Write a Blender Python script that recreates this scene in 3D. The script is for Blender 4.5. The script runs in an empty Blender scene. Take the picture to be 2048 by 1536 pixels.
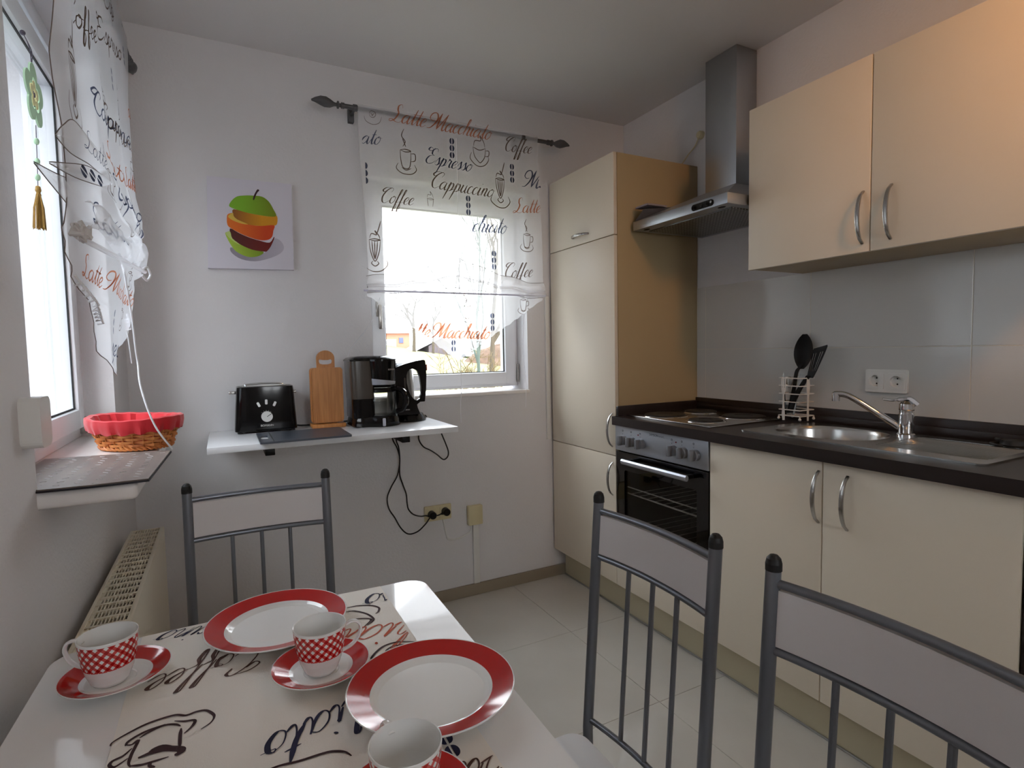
import bpy, bmesh, math, random
from mathutils import Vector, Matrix

S = bpy.context.scene
# ------------------------------------------------------------------ camera
def cam_matrix(loc, yaw, pitch, roll):
    y, p, r = (math.radians(a) for a in (yaw, pitch, roll))
    f = Vector((-math.sin(y) * math.cos(p), math.cos(y) * math.cos(p), math.sin(p)))
    rt = Vector((math.cos(y), math.sin(y), 0)); up = rt.cross(f)
    r2 = rt * math.cos(r) + up * math.sin(r); u2 = -rt * math.sin(r) + up * math.cos(r)
    m = Matrix((r2, u2, -f)).transposed().to_4x4(); m.translation = loc
    return m
cd = bpy.data.cameras.new('camera'); cam = bpy.data.objects.new('camera', cd); S.collection.objects.link(cam)
cd.sensor_width = 36; cd.lens = 36 * 1114.0087 / 2048; cd.clip_start = .02; cd.clip_end = 500
cam.matrix_world = cam_matrix((-2.0489, -2.5393, 1.2312), -27.3874, -3.5068, -1.1171)
S.camera = cam
# ------------------------------------------------------------------ light and exposure
SKY = 5.5
w = bpy.data.worlds.new('overcast_sky'); S.world = w; w.use_nodes = True
nt = w.node_tree; nt.nodes.clear()
wo = nt.nodes.new('ShaderNodeOutputWorld'); bg = nt.nodes.new('ShaderNodeBackground')
geo = nt.nodes.new('ShaderNodeTexCoord'); sep = nt.nodes.new('ShaderNodeSeparateXYZ')
rmp = nt.nodes.new('ShaderNodeValToRGB'); rmp.color_ramp.elements[0].color = (.95, .975, 1, 1); rmp.color_ramp.elements[0].position = .0
rmp.color_ramp.elements[1].color = (.82, .91, 1, 1); rmp.color_ramp.elements[1].position = .9
nt.links.new(geo.outputs['Generated'], sep.inputs[0]); nt.links.new(sep.outputs['Z'], rmp.inputs[0])
nt.links.new(rmp.outputs[0], bg.inputs[0]); bg.inputs[1].default_value = SKY
nt.links.new(bg.outputs[0], wo.inputs[0])
S.view_settings.view_transform = 'Standard'; S.view_settings.look = 'None'
S.view_settings.gamma = 1; S.view_settings.use_curve_mapping = False
S.view_settings.exposure = 0.75
cy = S.cycles
cy.max_bounces = 10; cy.diffuse_bounces = 6; cy.glossy_bounces = 5; cy.transmission_bounces = 6; cy.transparent_max_bounces = 24
cy.sample_clamp_indirect = 6; cy.caustics_reflective = False; cy.caustics_refractive = False; cy.use_denoising = True
ll = bpy.data.lights.new('ceiling_spot_light', 'SPOT'); ll.energy = 15; ll.color = (1, .45, .13); ll.shadow_soft_size = .09; ll.spot_size = math.radians(78); ll.spot_blend = 1
lo = bpy.data.objects.new('ceiling_spot_light', ll); S.collection.objects.link(lo); lo.location = (-.86, -2.62, 2.29)
lo.rotation_euler = Vector((.56, .80, -.38)).to_track_quat('-Z', 'Y').to_euler()

# ------------------------------------------------------------------ materials
def lin(r, g, b):
    f = lambda c: (c / 255 / 12.92) if c / 255 <= .04045 else ((c / 255 + .055) / 1.055) ** 2.4
    return (f(r), f(g), f(b), 1)
def mat(name, rgb, rough=.5, metal=0, spec=.5, bump=None, var=None, alpha_ior=None, coat=0, sheen=0):
    m = bpy.data.materials.new(name); m.use_nodes = True; n = m.node_tree; b = n.nodes['Principled BSDF']
    c = lin(*rgb)
    b.inputs['Base Color'].default_value = c; b.inputs['Roughness'].default_value = rough
    b.inputs['Metallic'].default_value = metal; b.inputs['Specular IOR Level'].default_value = spec
    b.inputs['Coat Weight'].default_value = coat; b.inputs['Sheen Weight'].default_value = sheen
    if coat: b.inputs['Coat Roughness'].default_value = .04
    tc = n.nodes.new('ShaderNodeTexCoord')
    if bump:
        sc, st, stretch = bump
        mp = n.nodes.new('ShaderNodeMapping'); mp.inputs['Scale'].default_value = stretch
        nz = n.nodes.new('ShaderNodeTexNoise'); nz.inputs['Scale'].default_value = sc; nz.inputs['Detail'].default_value = 3
        bp = n.nodes.new('ShaderNodeBump'); bp.inputs['Strength'].default_value = st; bp.inputs['Distance'].default_value = .003
        n.links.new(tc.outputs['Object'], mp.inputs[0]); n.links.new(mp.outputs[0], nz.inputs['Vector'])
        n.links.new(nz.outputs['Fac'], bp.inputs['Height']); n.links.new(bp.outputs[0], b.inputs['Normal'])
    if var:
        rgb2, sc, stretch = var
        mp = n.nodes.new('ShaderNodeMapping'); mp.inputs['Scale'].default_value = stretch
        nz = n.nodes.new('ShaderNodeTexNoise'); nz.inputs['Scale'].default_value = sc; nz.inputs['Detail'].default_value = 4
        rp = n.nodes.new('ShaderNodeValToRGB'); rp.color_ramp.elements[0].color = c; rp.color_ramp.elements[1].color = lin(*rgb2)
        rp.color_ramp.elements[0].position = .35; rp.color_ramp.elements[1].position = .7
        n.links.new(tc.outputs['Object'], mp.inputs[0]); n.links.new(mp.outputs[0], nz.inputs['Vector'])
        n.links.new(nz.outputs['Fac'], rp.inputs[0]); n.links.new(rp.outputs[0], b.inputs['Base Color'])
    return m
def thin_mat(name, rgb, transp, tint=(255, 255, 255), translucent=.6):
    m = bpy.data.materials.new(name); m.use_nodes = True; n = m.node_tree; n.nodes.clear()
    out = n.nodes.new('ShaderNodeOutputMaterial'); tr = n.nodes.new('ShaderNodeBsdfTransparent'); tr.inputs[0].default_value = lin(*tint)
    tl = n.nodes.new('ShaderNodeBsdfTranslucent'); tl.inputs[0].default_value = lin(*rgb)
    df = n.nodes.new('ShaderNodeBsdfDiffuse'); df.inputs[0].default_value = lin(*rgb)
    m1 = n.nodes.new('ShaderNodeMixShader'); m1.inputs[0].default_value = 1 - translucent
    m2 = n.nodes.new('ShaderNodeMixShader'); m2.inputs[0].default_value = 1 - transp
    n.links.new(tl.outputs[0], m1.inputs[1]); n.links.new(df.outputs[0], m1.inputs[2])
    n.links.new(tr.outputs[0], m2.inputs[1]); n.links.new(m1.outputs[0], m2.inputs[2]); n.links.new(m2.outputs[0], out.inputs[0])
    return m
def glass_mat(name, tint=(255, 255, 255), refl=1.0, base=.04):
    m = bpy.data.materials.new(name); m.use_nodes = True; n = m.node_tree; n.nodes.clear()
    out = n.nodes.new('ShaderNodeOutputMaterial'); tr = n.nodes.new('ShaderNodeBsdfTransparent'); tr.inputs[0].default_value = lin(*tint)
    gl = n.nodes.new('ShaderNodeBsdfGlossy'); gl.inputs['Roughness'].default_value = .01
    fr = n.nodes.new('ShaderNodeFresnel'); ge = n.nodes.new('ShaderNodeNewGeometry'); mr = n.nodes.new('ShaderNodeMapRange')   # thin pane: same reflectance from both sides
    mr.inputs[3].default_value = 1.35; mr.inputs[4].default_value = 1 / 1.35
    n.links.new(ge.outputs['Backfacing'], mr.inputs[0]); n.links.new(mr.outputs[0], fr.inputs[0])
    mx = n.nodes.new('ShaderNodeMixShader')
    n.links.new(fr.outputs[0], mx.inputs[0]); n.links.new(tr.outputs[0], mx.inputs[1]); n.links.new(gl.outputs[0], mx.inputs[2])
    n.links.new(mx.outputs[0], out.inputs[0])
    return m
M = {}
M['wall'] = mat('roughcast_white_paint', (221, 219, 220), .85, bump=(95, .4, (1, 1, 1)), spec=.2)
M['ceil'] = mat('ceiling_white_paint', (222, 220, 219), .9, bump=(160, .12, (1, 1, 1)), spec=.2)
M['floor'] = mat('polished_beige_tile', (202, 197, 188), .07, var=((194, 188, 178), 3, (1, 1, 1)))
M['grout'] = mat('floor_grout', (176, 170, 160), .8)
M['base'] = mat('skirting_beige_tile', (150, 138, 120), .3)
M['tile'] = mat('glazed_wall_tile', (206, 204, 200), .10, bump=(14, .05, (1, .05, 22)))
M['tgrout'] = mat('wall_grout', (216, 210, 198), .8)
M['cream'] = mat('cream_door_foil', (226, 214, 195), .38, spec=.4)
M['carcass'] = mat('beige_carcass_board', (178, 157, 120), .42, spec=.4)
M['plinth'] = mat('beige_plinth_board', (196, 186, 158), .4)
M['alu'] = mat('aluminium_strip', (190, 190, 192), .3, 1)
M['steel'] = mat('brushed_steel', (176, 176, 174), .28, 1, bump=(40, .03, (1, 1, 40)))
M['sink'] = mat('sink_steel', (188, 186, 182), .22, 1)
M['chrome'] = mat('chrome', (225, 226, 228), .05, 1)
M['satin'] = mat('satin_nickel', (188, 185, 181), .27, 1)
M['hoodsteel'] = mat('hood_steel', (182, 186, 191), .36, 1, bump=(60, .03, (1, 40, 1)))
M['panel'] = mat('silver_panel', (176, 180, 188), .38, .75)
M['wenge'] = mat('dark_wenge_laminate', (31, 22, 21), .35, var=((38, 27, 25), 30, (1, .1, 1)))
M['black'] = mat('black_gloss_plastic', (6, 6, 8), .10, spec=.38)
M['blackm'] = mat('black_matt_plastic', (10, 10, 12), .4, spec=.25)
M['rubber'] = mat('black_rubber', (12, 12, 13), .6)
M['ovenglass'] = mat('oven_black_glass', (5, 5, 6), .04, spec=.7)
M['iron'] = mat('cast_iron_hotplate', (34, 32, 32), .5, .3)
M['white'] = mat('white_lacquer', (235, 236, 238), .25)
M['pvc'] = mat('white_window_pvc', (236, 238, 242), .3)
M['plastic'] = mat('white_plastic', (225, 224, 220), .35)
M['creamplastic'] = mat('cream_plastic', (214, 202, 162), .4)
M['rad'] = mat('cream_radiator_enamel', (228, 219, 198), .35)
M['dark'] = mat('painted_dark_void', (14, 11, 9), .9)
M['bamboo'] = mat('bamboo_wood', (196, 132, 70), .4, var=((168, 104, 48), 18, (6, 6, .4)))
M['slate'] = mat('slate_grey_board', (68, 74, 84), .35)
M['chairmetal'] = mat('grey_powder_coated_tube', (118, 121, 128), .3, .6)
M['chairpanel'] = mat('silver_grey_panel', (212, 207, 206), .5)
M['seat'] = mat('white_gloss_seat', (236, 236, 238), .12)
M['table'] = mat('white_gloss_tabletop', (238, 237, 236), .06)
M['china'] = mat('white_porcelain', (232, 232, 230), .07, spec=.55)
M['redglaze'] = mat('red_glaze', (184, 26, 22), .09, spec=.55)
M['runner'] = mat('cream_printed_fabric', (236, 230, 222), .8, bump=(500, .15, (1, 1, 1)))
M['mat'] = mat('taupe_quilted_mat', (112, 98, 88), .42, sheen=.2, var=((84, 73, 66), 9, (4, 1, 1)))
M['matedge'] = mat('dark_mat_edge', (26, 24, 34), .7)
M['redcloth'] = mat('red_cotton', (206, 28, 40), .8, sheen=.3)
M['wicker'] = mat('orange_wicker', (222, 146, 80), .5, var=((190, 108, 52), 30, (1, 1, 1)))
M['rod'] = mat('anthracite_iron_rod', (84, 84, 86), .5, .3)
M['canvas'] = mat('lilac_white_canvas', (218, 214, 224), .7)
M['sill'] = mat('white_stone_sill', (240, 237, 234), .22, var=((230, 224, 220), 6, (1, 1, 1)))
M['voile'] = thin_mat('white_voile', (244, 244, 247), .5, translucent=.5)
M['voile2'] = thin_mat('white_voile_folded', (236, 234, 236), .4, translucent=.45)
M['p_g'] = thin_mat('brown_grey_print', (118, 104, 96), .2, (120, 108, 102), .4)
M['p_n'] = thin_mat('slate_blue_print', (84, 90, 110), .2, (90, 98, 124), .4)
M['p_r'] = thin_mat('rust_print', (200, 136, 108), .3, (212, 146, 116), .4)
M['ink_n'] = mat('navy_ink', (24, 26, 60), .8); M['ink_b'] = mat('brown_ink', (84, 56, 50), .8)
M['ink_r'] = mat('rust_ink', (184, 84, 56), .8); M['ink_m'] = mat('maroon_ink', (52, 22, 28), .8)
M['glass'] = glass_mat('window_glass'); M['jug'] = glass_mat('carafe_glass', (246, 246, 244))
M['smoke'] = mat('smoked_tank_plastic', (72, 66, 60), .2)
M['gold'] = mat('gold_tassel_thread', (176, 136, 62), .7, var=((140, 102, 40), 60, (8, 8, .5)))
M['green'] = mat('pale_green_felt', (182, 214, 178), .8); M['yellow'] = mat('pale_yellow_felt', (222, 214, 160), .8)
M['cord'] = mat('white_cord', (240, 240, 244), .6); M['twine'] = mat('grey_twine', (90, 84, 96), .8)
M['rack'] = mat('bright_rack_wire', (230, 232, 235), .3, .3); M['knob'] = mat('grey_knob_plastic', (138, 141, 147), .35, .5)
# red gingham glaze on porcelain, laid out on the lathe's own UV
def gingham():
    m = mat('red_gingham_porcelain', (232, 232, 230), .07, spec=.55); n = m.node_tree; b = n.nodes['Principled BSDF']
    uv = n.nodes.new('ShaderNodeUVMap'); sp = n.nodes.new('ShaderNodeSeparateXYZ'); n.links.new(uv.outputs[0], sp.inputs[0])
    def mth(op, a, c=None):
        x = n.nodes.new('ShaderNodeMath'); x.operation = op
        for i, q in enumerate((a, c)):
            if q is None: continue
            if isinstance(q, (int, float)): x.inputs[i].default_value = q
            else: n.links.new(q, x.inputs[i])
        return x.outputs[0]
    k = mth('MULTIPLY', sp.outputs['X'], 18.0); v = mth('MULTIPLY', sp.outputs['Y'], 5.4)
    s1 = mth('LESS_THAN', mth('FRACT', mth('ADD', mth('ADD', k, v), 40.0)), .5)
    s2 = mth('LESS_THAN', mth('FRACT', mth('ADD', mth('SUBTRACT', k, v), 40.0)), .5)
    tot = mth('MULTIPLY', mth('ADD', s1, s2), .5)
    band = mth('MULTIPLY', mth('GREATER_THAN', sp.outputs['Y'], .40), mth('LESS_THAN', sp.outputs['Y'], .955))
    f = mth('MULTIPLY', tot, band)
    rp = n.nodes.new('ShaderNodeValToRGB'); rp.color_ramp.interpolation = 'CONSTANT'
    e = rp.color_ramp.elements; e[0].color = lin(232, 232, 230); e[0].position = 0; e[1].color = lin(204, 74, 70); e[1].position = .3
    e2 = e.new(.8); e2.color = lin(168, 18, 20)
    n.links.new(f, rp.inputs[0]); n.links.new(rp.outputs[0], b.inputs['Base Color'])
    return m
M['gingham'] = gingham()
def dotted():
    m = mat('perforated_filter_steel', (150, 150, 150), .35, 1); n = m.node_tree; b = n.nodes['Principled BSDF']
    tc = n.nodes.new('ShaderNodeTexCoord'); vo = n.nodes.new('ShaderNodeTexVoronoi'); vo.inputs['Scale'].default_value = 62; vo.inputs['Randomness'].default_value = 0
    rp = n.nodes.new('ShaderNodeValToRGB'); rp.color_ramp.elements[0].color = lin(200, 200, 200); rp.color_ramp.elements[0].position = .3
    rp.color_ramp.elements[1].color = lin(110, 110, 110); rp.color_ramp.elements[1].position = .36
    n.links.new(tc.outputs['Object'], vo.inputs['Vector']); n.links.new(vo.outputs['Distance'], rp.inputs[0]); n.links.new(rp.outputs[0], b.inputs['Base Color'])
    return m
M['filter'] = dotted()

# ------------------------------------------------------------------ mesh helpers
COL = S.collection; WL = {}
class MB:
    def __init__(s): s.v = []; s.f = []; s.mi = []; s.sm = []; s.uv = {}
    def add(s, vs, fs, mi=0, smooth=False, uvs=None):
        o = len(s.v); s.v += [tuple(p) for p in vs]
        for i, f in enumerate(fs):
            if uvs: s.uv[len(s.f)] = uvs[i]
            s.f.append(tuple(o + k for k in f)); s.mi.append(mi); s.sm.append(smooth)
        return s
    def box(s, a, b, bev=0, mi=0, seg=2):
        x0, x1 = sorted((a[0], b[0])); y0, y1 = sorted((a[1], b[1])); z0, z1 = sorted((a[2], b[2]))
        if bev <= 0:
            vs = [(x0, y0, z0), (x1, y0, z0), (x1, y1, z0), (x0, y1, z0), (x0, y0, z1), (x1, y0, z1), (x1, y1, z1), (x0, y1, z1)]
            return s.add(vs, [(0, 3, 2, 1), (4, 5, 6, 7), (0, 1, 5, 4), (1, 2, 6, 5), (2, 3, 7, 6), (3, 0, 4, 7)], mi)
        bm = bmesh.new(); bmesh.ops.create_cube(bm, size=1)
        for v in bm.verts: v.co = Vector(((x0 + x1) / 2 + v.co.x * (x1 - x0), (y0 + y1) / 2 + v.co.y * (y1 - y0), (z0 + z1) / 2 + v.co.z * (z1 - z0)))
        bmesh.ops.bevel(bm, geom=bm.edges[:], offset=bev, segments=seg, affect='EDGES', profile=.5)
        return s.bm(bm, mi, True)
    def bm(s, bm, mi=0, smooth=False):
        bm.verts.index_update(); s.add([v.co[:] for v in bm.verts], [[v.index for v in f.verts] for f in bm.faces], mi, smooth); bm.free(); return s
    def ring_loft(s, rings, mi=0, closed=True, caps=True, smooth=True, uvf=None):
        n = len(rings[0]); vs = [p for r in rings for p in r]; fs = []; uvs = [] if uvf else None
        for i in range(len(rings) - 1):
            for j in range(n if closed else n - 1):
                k = (j + 1) % n
                fs.append((i * n + j, i * n + k, (i + 1) * n + k, (i + 1) * n + j))
                if uvf: uvs.append([uvf(i, j), uvf(i, j + 1), uvf(i + 1, j + 1), uvf(i + 1, j)])
        s.add(vs, fs, mi, smooth, uvs)
        if caps and closed:
            o = len(s.v) - len(vs)
            for r, rev in ((0, True), (len(rings) - 1, False)):
                idx = [o + r * n + j for j in range(n)]
                s.f.append(tuple(idx[::-1] if rev else idx)); s.mi.append(mi); s.sm.append(False)
        return s
    def tube(s, pts, r, n=8, mi=0, caps=True):
        pts = [Vector(p) for p in pts]; rings = []; N = None
        for i, p in enumerate(pts):
            t = (pts[min(i + 1, len(pts) - 1)] - pts[max(i - 1, 0)]).normalized()
            if N is None: N = t.orthogonal().normalized()
            N = (N - t * N.dot(t)).normalized(); B = t.cross(N)
            rr = r[i] if isinstance(r, (list, tuple)) else r
            rings.append([p + N * rr * math.cos(2 * math.pi * j / n) + B * rr * math.sin(2 * math.pi * j / n) for j in range(n)])
        return s.ring_loft(rings, mi, True, caps)
    def sweep(s, pts, side, w, h, mi=0, bev=.25):
        pts = [Vector(p) for p in pts]; side = Vector(side).normalized(); rings = []
        for i, p in enumerate(pts):
            t = (pts[min(i + 1, len(pts) - 1)] - pts[max(i - 1, 0)]).normalized(); up = t.cross(side).normalized()
            ww = (w[i] if isinstance(w, (list, tuple)) else w) / 2; hh = (h[i] if isinstance(h, (list, tuple)) else h) / 2
            q = []
            for a, b in ((1, 1 - bev), (1 - bev, 1), (-1 + bev, 1), (-1, 1 - bev), (-1, -1 + bev), (-1 + bev, -1), (1 - bev, -1), (1, -1 + bev)):
                q.append(p + side * ww * a + up * hh * b)
            rings.append(q)
        return s.ring_loft(rings, mi)
    def lathe(s, prof, c, n=40, mis=None, caps=False, sx=1, sy=1, uv=False, axis='z'):
        c = Vector(c); rings = []
        for r, z in prof:
            ring = []
            for j in range(n):
                a = 2 * math.pi * j / n; x, y = r * sx * math.cos(a), r * sy * math.sin(a)
                ring.append(c + (Vector((x, y, z)) if axis == 'z' else Vector((z, x, y)) if axis == 'x' else Vector((x, z, y))))
            rings.append(ring)
        zs = [p[1] for p in prof]; lo, hi = min(zs), max(zs)
        for i in range(len(prof) - 1):
            s.ring_loft(rings[i:i + 2], mis[i] if mis else 0, True, False, True,
                        (lambda i0: (lambda i, j: (j / n, (zs[i0 + i] - lo) / (hi - lo))))(i) if uv else None)
        return s
    def cyl(s, a, b, r, n=20, mi=0, r2=None):
        return s.tube([a, b], [r, r if r2 is None else r2], n, mi)
    def sphere(s, c, r, mi=0, n=12, sc=(1, 1, 1)):
        c = Vector(c); rings = []
        for i in range(n + 1):
            t = math.pi * i / n
            rings.append([c + Vector((math.sin(t) * math.cos(2 * math.pi * j / (2 * n)) * r * sc[0], math.sin(t) * math.sin(2 * math.pi * j / (2 * n)) * r * sc[1], -math.cos(t) * r * sc[2])) for j in range(2 * n)])
        return s.ring_loft(rings, mi, True, False)
    def prism(s, outer, fr, depth, holes=(), mi=0, bev=0):
        # polygon (u, v) with holes, placed by fr(u, v, w) -> xyz, w from 0 to depth
        bm = bmesh.new(); edges = []
        for loop in [outer] + list(holes):
            vs = [bm.verts.new((p[0], p[1], 0)) for p in loop]
            edges += [bm.edges.new((vs[i], vs[(i + 1) % len(vs)])) for i in range(len(vs))]
        r = bmesh.ops.triangle_fill(bm, use_beauty=True, use_dissolve=False, edges=edges)
        faces = [g for g in r['geom'] if isinstance(g, bmesh.types.BMFace)]
        if depth:
            e = bmesh.ops.extrude_face_region(bm, geom=faces)
            for g in e['geom']:
                if isinstance(g, bmesh.types.BMVert): g.co.z = depth
        for v in bm.verts: v.co = Vector(fr(*v.co))
        bmesh.ops.recalc_face_normals(bm, faces=bm.faces[:])
        return s.bm(bm, mi)
    def build(s, name, mats, parent=None, loc=None, angle=35):
        off = WL.get(parent, Vector((0, 0, 0))) if parent else Vector(loc or (0, 0, 0))
        me = bpy.data.meshes.new(name); me.from_pydata([(p[0] - off[0], p[1] - off[1], p[2] - off[2]) for p in s.v], [], s.f)
        for m in (mats if isinstance(mats, (list, tuple)) else [mats]): me.materials.append(m)
        me.polygons.foreach_set('material_index', s.mi); me.polygons.foreach_set('use_smooth', s.sm)
        if s.uv:
            ul = me.uv_layers.new(name='UVMap')
            for fi, uu in s.uv.items():
                for k, li in enumerate(me.polygons[fi].loop_indices): ul.data[li].uv = uu[k]
        me.update()
        if any(s.sm): me.set_sharp_from_angle(angle=math.radians(angle))
        o = bpy.data.objects.new(name, me); COL.objects.link(o)
        if parent: o.parent = parent
        else: o.location = off
        WL[o] = Vector(off); return o
def thing(name, label, cat, loc=(0, 0, 0), group=None):
    o = bpy.data.objects.new(name, None); COL.objects.link(o); o.location = loc; o.empty_display_size = .05
    WL[o] = Vector(loc); return tag(o, label, cat, group)
def tag(o, label, cat, group=None):
    o['label'] = label; o['category'] = cat
    if group: o['group'] = group
    return o
def struct(o): o['kind'] = 'structure'; return o
def stuff(o): o['kind'] = 'stuff'; return o
def lab(o, label): o['label'] = label; return o
def dup(o, parent=None):
    c = o.copy(); COL.objects.link(c)
    if parent: c.parent = parent
    for ch in list(o.children): dup(ch, c)
    return c
def cr(pts, k=6, closed=False):
    P = [Vector(p) for p in pts]; n = len(P); out = []
    for i in range(n if closed else n - 1):
        g = lambda q: P[q % n] if closed else P[max(0, min(n - 1, q))]
        a, b, c, d = g(i - 1), g(i), g(i + 1), g(i + 2)
        for j in range(k):
            t = j / k
            out.append(.5 * ((2 * b) + (c - a) * t + (2 * a - 5 * b + 4 * c - d) * t * t + (3 * b - a - 3 * c + d) * t ** 3))
    if not closed: out.append(P[-1])
    return out
def rrect(x0, y0, x1, y1, r, n=5):
    out = []
    for cx, cy_, a0 in ((x1 - r, y1 - r, 0), (x0 + r, y1 - r, 90), (x0 + r, y0 + r, 180), (x1 - r, y0 + r, 270)):
        for i in range(n + 1):
            a = math.radians(a0 + 90 * i / n); out.append((cx + r * math.cos(a), cy_ + r * math.sin(a)))
    return out
def ell(cx, cy_, a, b, n=24): return [(cx + a * math.cos(2 * math.pi * i / n), cy_ + b * math.sin(2 * math.pi * i / n)) for i in range(n)]
def text(body, size, fr, name, m, parent, extr=.0006):
    c = bpy.data.curves.new('t', 'FONT'); c.body = body; c.size = size; c.align_x = 'CENTER'; c.align_y = 'CENTER'
    o = bpy.data.objects.new('t', c); COL.objects.link(o); dg = bpy.context.evaluated_depsgraph_get(); dg.update()
    me = o.evaluated_get(dg).to_mesh(); b = MB()
    b.add([fr(v.co.x, v.co.y, extr) for v in me.vertices], [tuple(p.vertices) for p in me.polygons])
    o.evaluated_get(dg).to_mesh_clear(); COL.objects.unlink(o); bpy.data.objects.remove(o); bpy.data.curves.remove(c)
    return b.build(name, m, parent)
FX = lambda x: (lambda u, v, w_: (x - w_, -u, v))      # plane facing -x: u runs towards the camera side (-y), v up
FY = lambda y: (lambda u, v, w_: (u, y - w_, v))       # plane facing -y: u = x, v = z
FZ = lambda z: (lambda u, v, w_: (u, v, z + w_))       # plane facing up

# ================================================================== room shell
XL, H, YN = -2.37, 2.467, -4.2
TL = .554
fl = struct(MB().box((XL - .35, YN - .2, -.12), (.3, .3, -.004)).build('floor', M['grout']))
tm = None
for i in range(6):
    for j in range(9):
        x1 = -.201 - (i - 1) * TL; x0 = x1 - TL; y1 = -.001 - (j - 0) * TL; y0 = y1 - TL
        x0, x1 = max(x0, XL), min(x1, 0); y0 = max(y0, YN)
        if x1 - x0 < .02 or y1 - y0 < .02: continue
        MB().box((x0 + .0008, y0 + .0008, -.0035), (x1 - .0008, y1 - .0008, random.Random(i * 9 + j).uniform(-.0002, .0002)), .0008, seg=1).build('tile', M['floor'], fl)
struct(MB().box((XL - .35, YN - .2, H), (.3, .3, H + .15)).build('ceiling', M['ceil']))
WB = (-1.441, -.638, 1.02, 2.022)          # back window opening x0 x1 z0 z1
b = MB()
b.box((XL - .35, 0, 0), (WB[0], .3, H)).box((WB[1], 0, 0), (.3, .3, H)).box((WB[0], 0, 0), (WB[1], .3, WB[2])).box((WB[0], 0, WB[3]), (WB[1], .3, H))
struct(b.build('wall_back', M['wall']))
LW = (-1.205, -.31, .945, 2.2)             # left window opening y0 y1 z0 z1
b = MB()
b.box((XL - .35, YN - .2, 0), (XL, LW[0], H)).box((XL - .35, LW[1], 0), (XL, 0, H)).box((XL - .35, LW[0], 0), (XL, LW[1], LW[2])).box((XL - .35, LW[0], LW[3]), (XL, LW[1], H))
struct(b.build('wall_left', M['wall']))
wr = struct(MB().box((0, YN - .2, 0), (.3, 0, H)).build('wall_right', M['wall']))
NW = (-1.82, -1.04, 1.12, 2.08)              # window in the wall behind the camera
b = MB().box((XL, YN - .2, 0), (NW[0], YN, H)).box((NW[1], YN - .2, 0), (0, YN, H)).box((NW[0], YN - .2, 0), (NW[1], YN, NW[2])).box((NW[0], YN - .2, NW[3]), (NW[1], YN, H))
struct(b.build('wall_near', M['wall']))
struct(MB().box((XL, -.013, 0), (-.43, 0, .058), .002).build('baseboard_back', M['base']))
struct(MB().box((XL, YN, 0), (XL + .012, -.013, .058), .002).build('baseboard_left', M['base']))
# glazed tiles on the right wall
b = MB().box((-.0068, -2.2, .925), (0, -.553, 1.508)); b.build('tile_grout', M['tgrout'], wr)
ys = [-.554, -.608, -1.139, -1.669, -2.2]; zs = [.928, 1.216, 1.509]
for i in range(4):
    for j in range(2):
        MB().box((-.0075, ys[i + 1] + .0012, zs[j] + .0012), (-.001, ys[i] - .0012, zs[j + 1] - .0012), .001, seg=1).build('tile', M['tile'], wr)

# ------------------------------------------------------------------ back window
def frame_y(b, x0, x1, z0, z1, t, ya, yb, bev=.004):    # four bars in a y-facing frame
    b.box((x0, ya, z0), (x0 + t, yb, z1), bev).box((x1 - t, ya, z0), (x1, yb, z1), bev)
    b.box((x0 + t * .9, ya, z0), (x1 - t * .9, yb, z0 + t), bev).box((x0 + t * .9, ya, z1 - t), (x1 - t * .9, yb, z1), bev)
w2 = struct(thing('window_2', 'x', 'x', (-1.04, .12, 1.02))); del w2['label'], w2['category']
b = MB(); frame_y(b, WB[0], WB[1], WB[2] + .018, WB[3], .045, .115, .19); b.build('outer_frame', M['pvc'], w2)
b = MB(); frame_y(b, -1.418, -.652, 1.05, 1.99, .066, .098, .165, .008)
sash = b.build('sash', M['pvc'], w2)
b = MB(); frame_y(b, -1.354, -.716, 1.114, 1.926, .006, .112, .122, 0); b.build('gasket', M['rubber'], sash)
MB().box((-1.352, .128, 1.116), (-.718, .132, 1.924)).build('pane', M['glass'], sash)
b = MB().box((-1.397, .089, 1.40), (-1.373, .098, 1.47), .003).box((-1.392, .062, 1.425), (-1.379, .09, 1.445), .003).box((-1.394, .058, 1.34), (-1.377, .07, 1.452), .004)
b.build('handle', M['satin'], w2)
b = MB().cyl((-.646, .094, 1.07), (-.646, .094, 1.155), .0065, 10).box((-.652, .09, 1.06), (-.64, .1, 1.075)); b.build('hinge', M['satin'], w2)
MB().box((WB[0] - .0, -.014, 1.006), (WB[1] + .004, .115, 1.024), .004).build('window_sill', M['sill'], w2)
# ------------------------------------------------------------------ left window
w1 = struct(thing('window_1', 'x', 'x', (-2.47, -.757, .98))); del w1['label'], w1['category']
def frame_x(b, y0, y1, z0, z1, t, xa, xb, bev=.004):
    b.box((xa, y0, z0), (xb, y0 + t, z1), bev).box((xa, y1 - t, z0), (xb, y1, z1), bev)
    b.box((xa, y0 + t * .9, z0), (xb, y1 - t * .9, z0 + t), bev).box((xa, y0 + t * .9, z1 - t), (xb, y1 - t * .9, z1), bev)
b = MB(); frame_x(b, LW[0], LW[1], .98, LW[3], .055, -2.545, -2.462); b.build('outer_frame', M['pvc'], w1)
b = MB(); frame_x(b, -1.172, -.338, 1.012, 2.10, .062, -2.525, -2.447, .008); s1 = b.build('sash', M['pvc'], w1)
b = MB(); frame_x(b, -1.112, -.398, 1.072, 2.04, .007, -2.4625, -2.4585, 0); b.build('gasket', M['rubber'], s1)
MB().box((-2.486, -1.11, 1.074), (-2.482, -.4, 2.038)).build('pane', M['glass'], s1)
MB().box((-2.467, -.337, .99), (-2.445, -.325, 1.03), .004).cyl((-2.448, -.331, 1.0), (-2.448, -.331, 1.045), .006, 8).build('hinge', M['satin'], w1)
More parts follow.
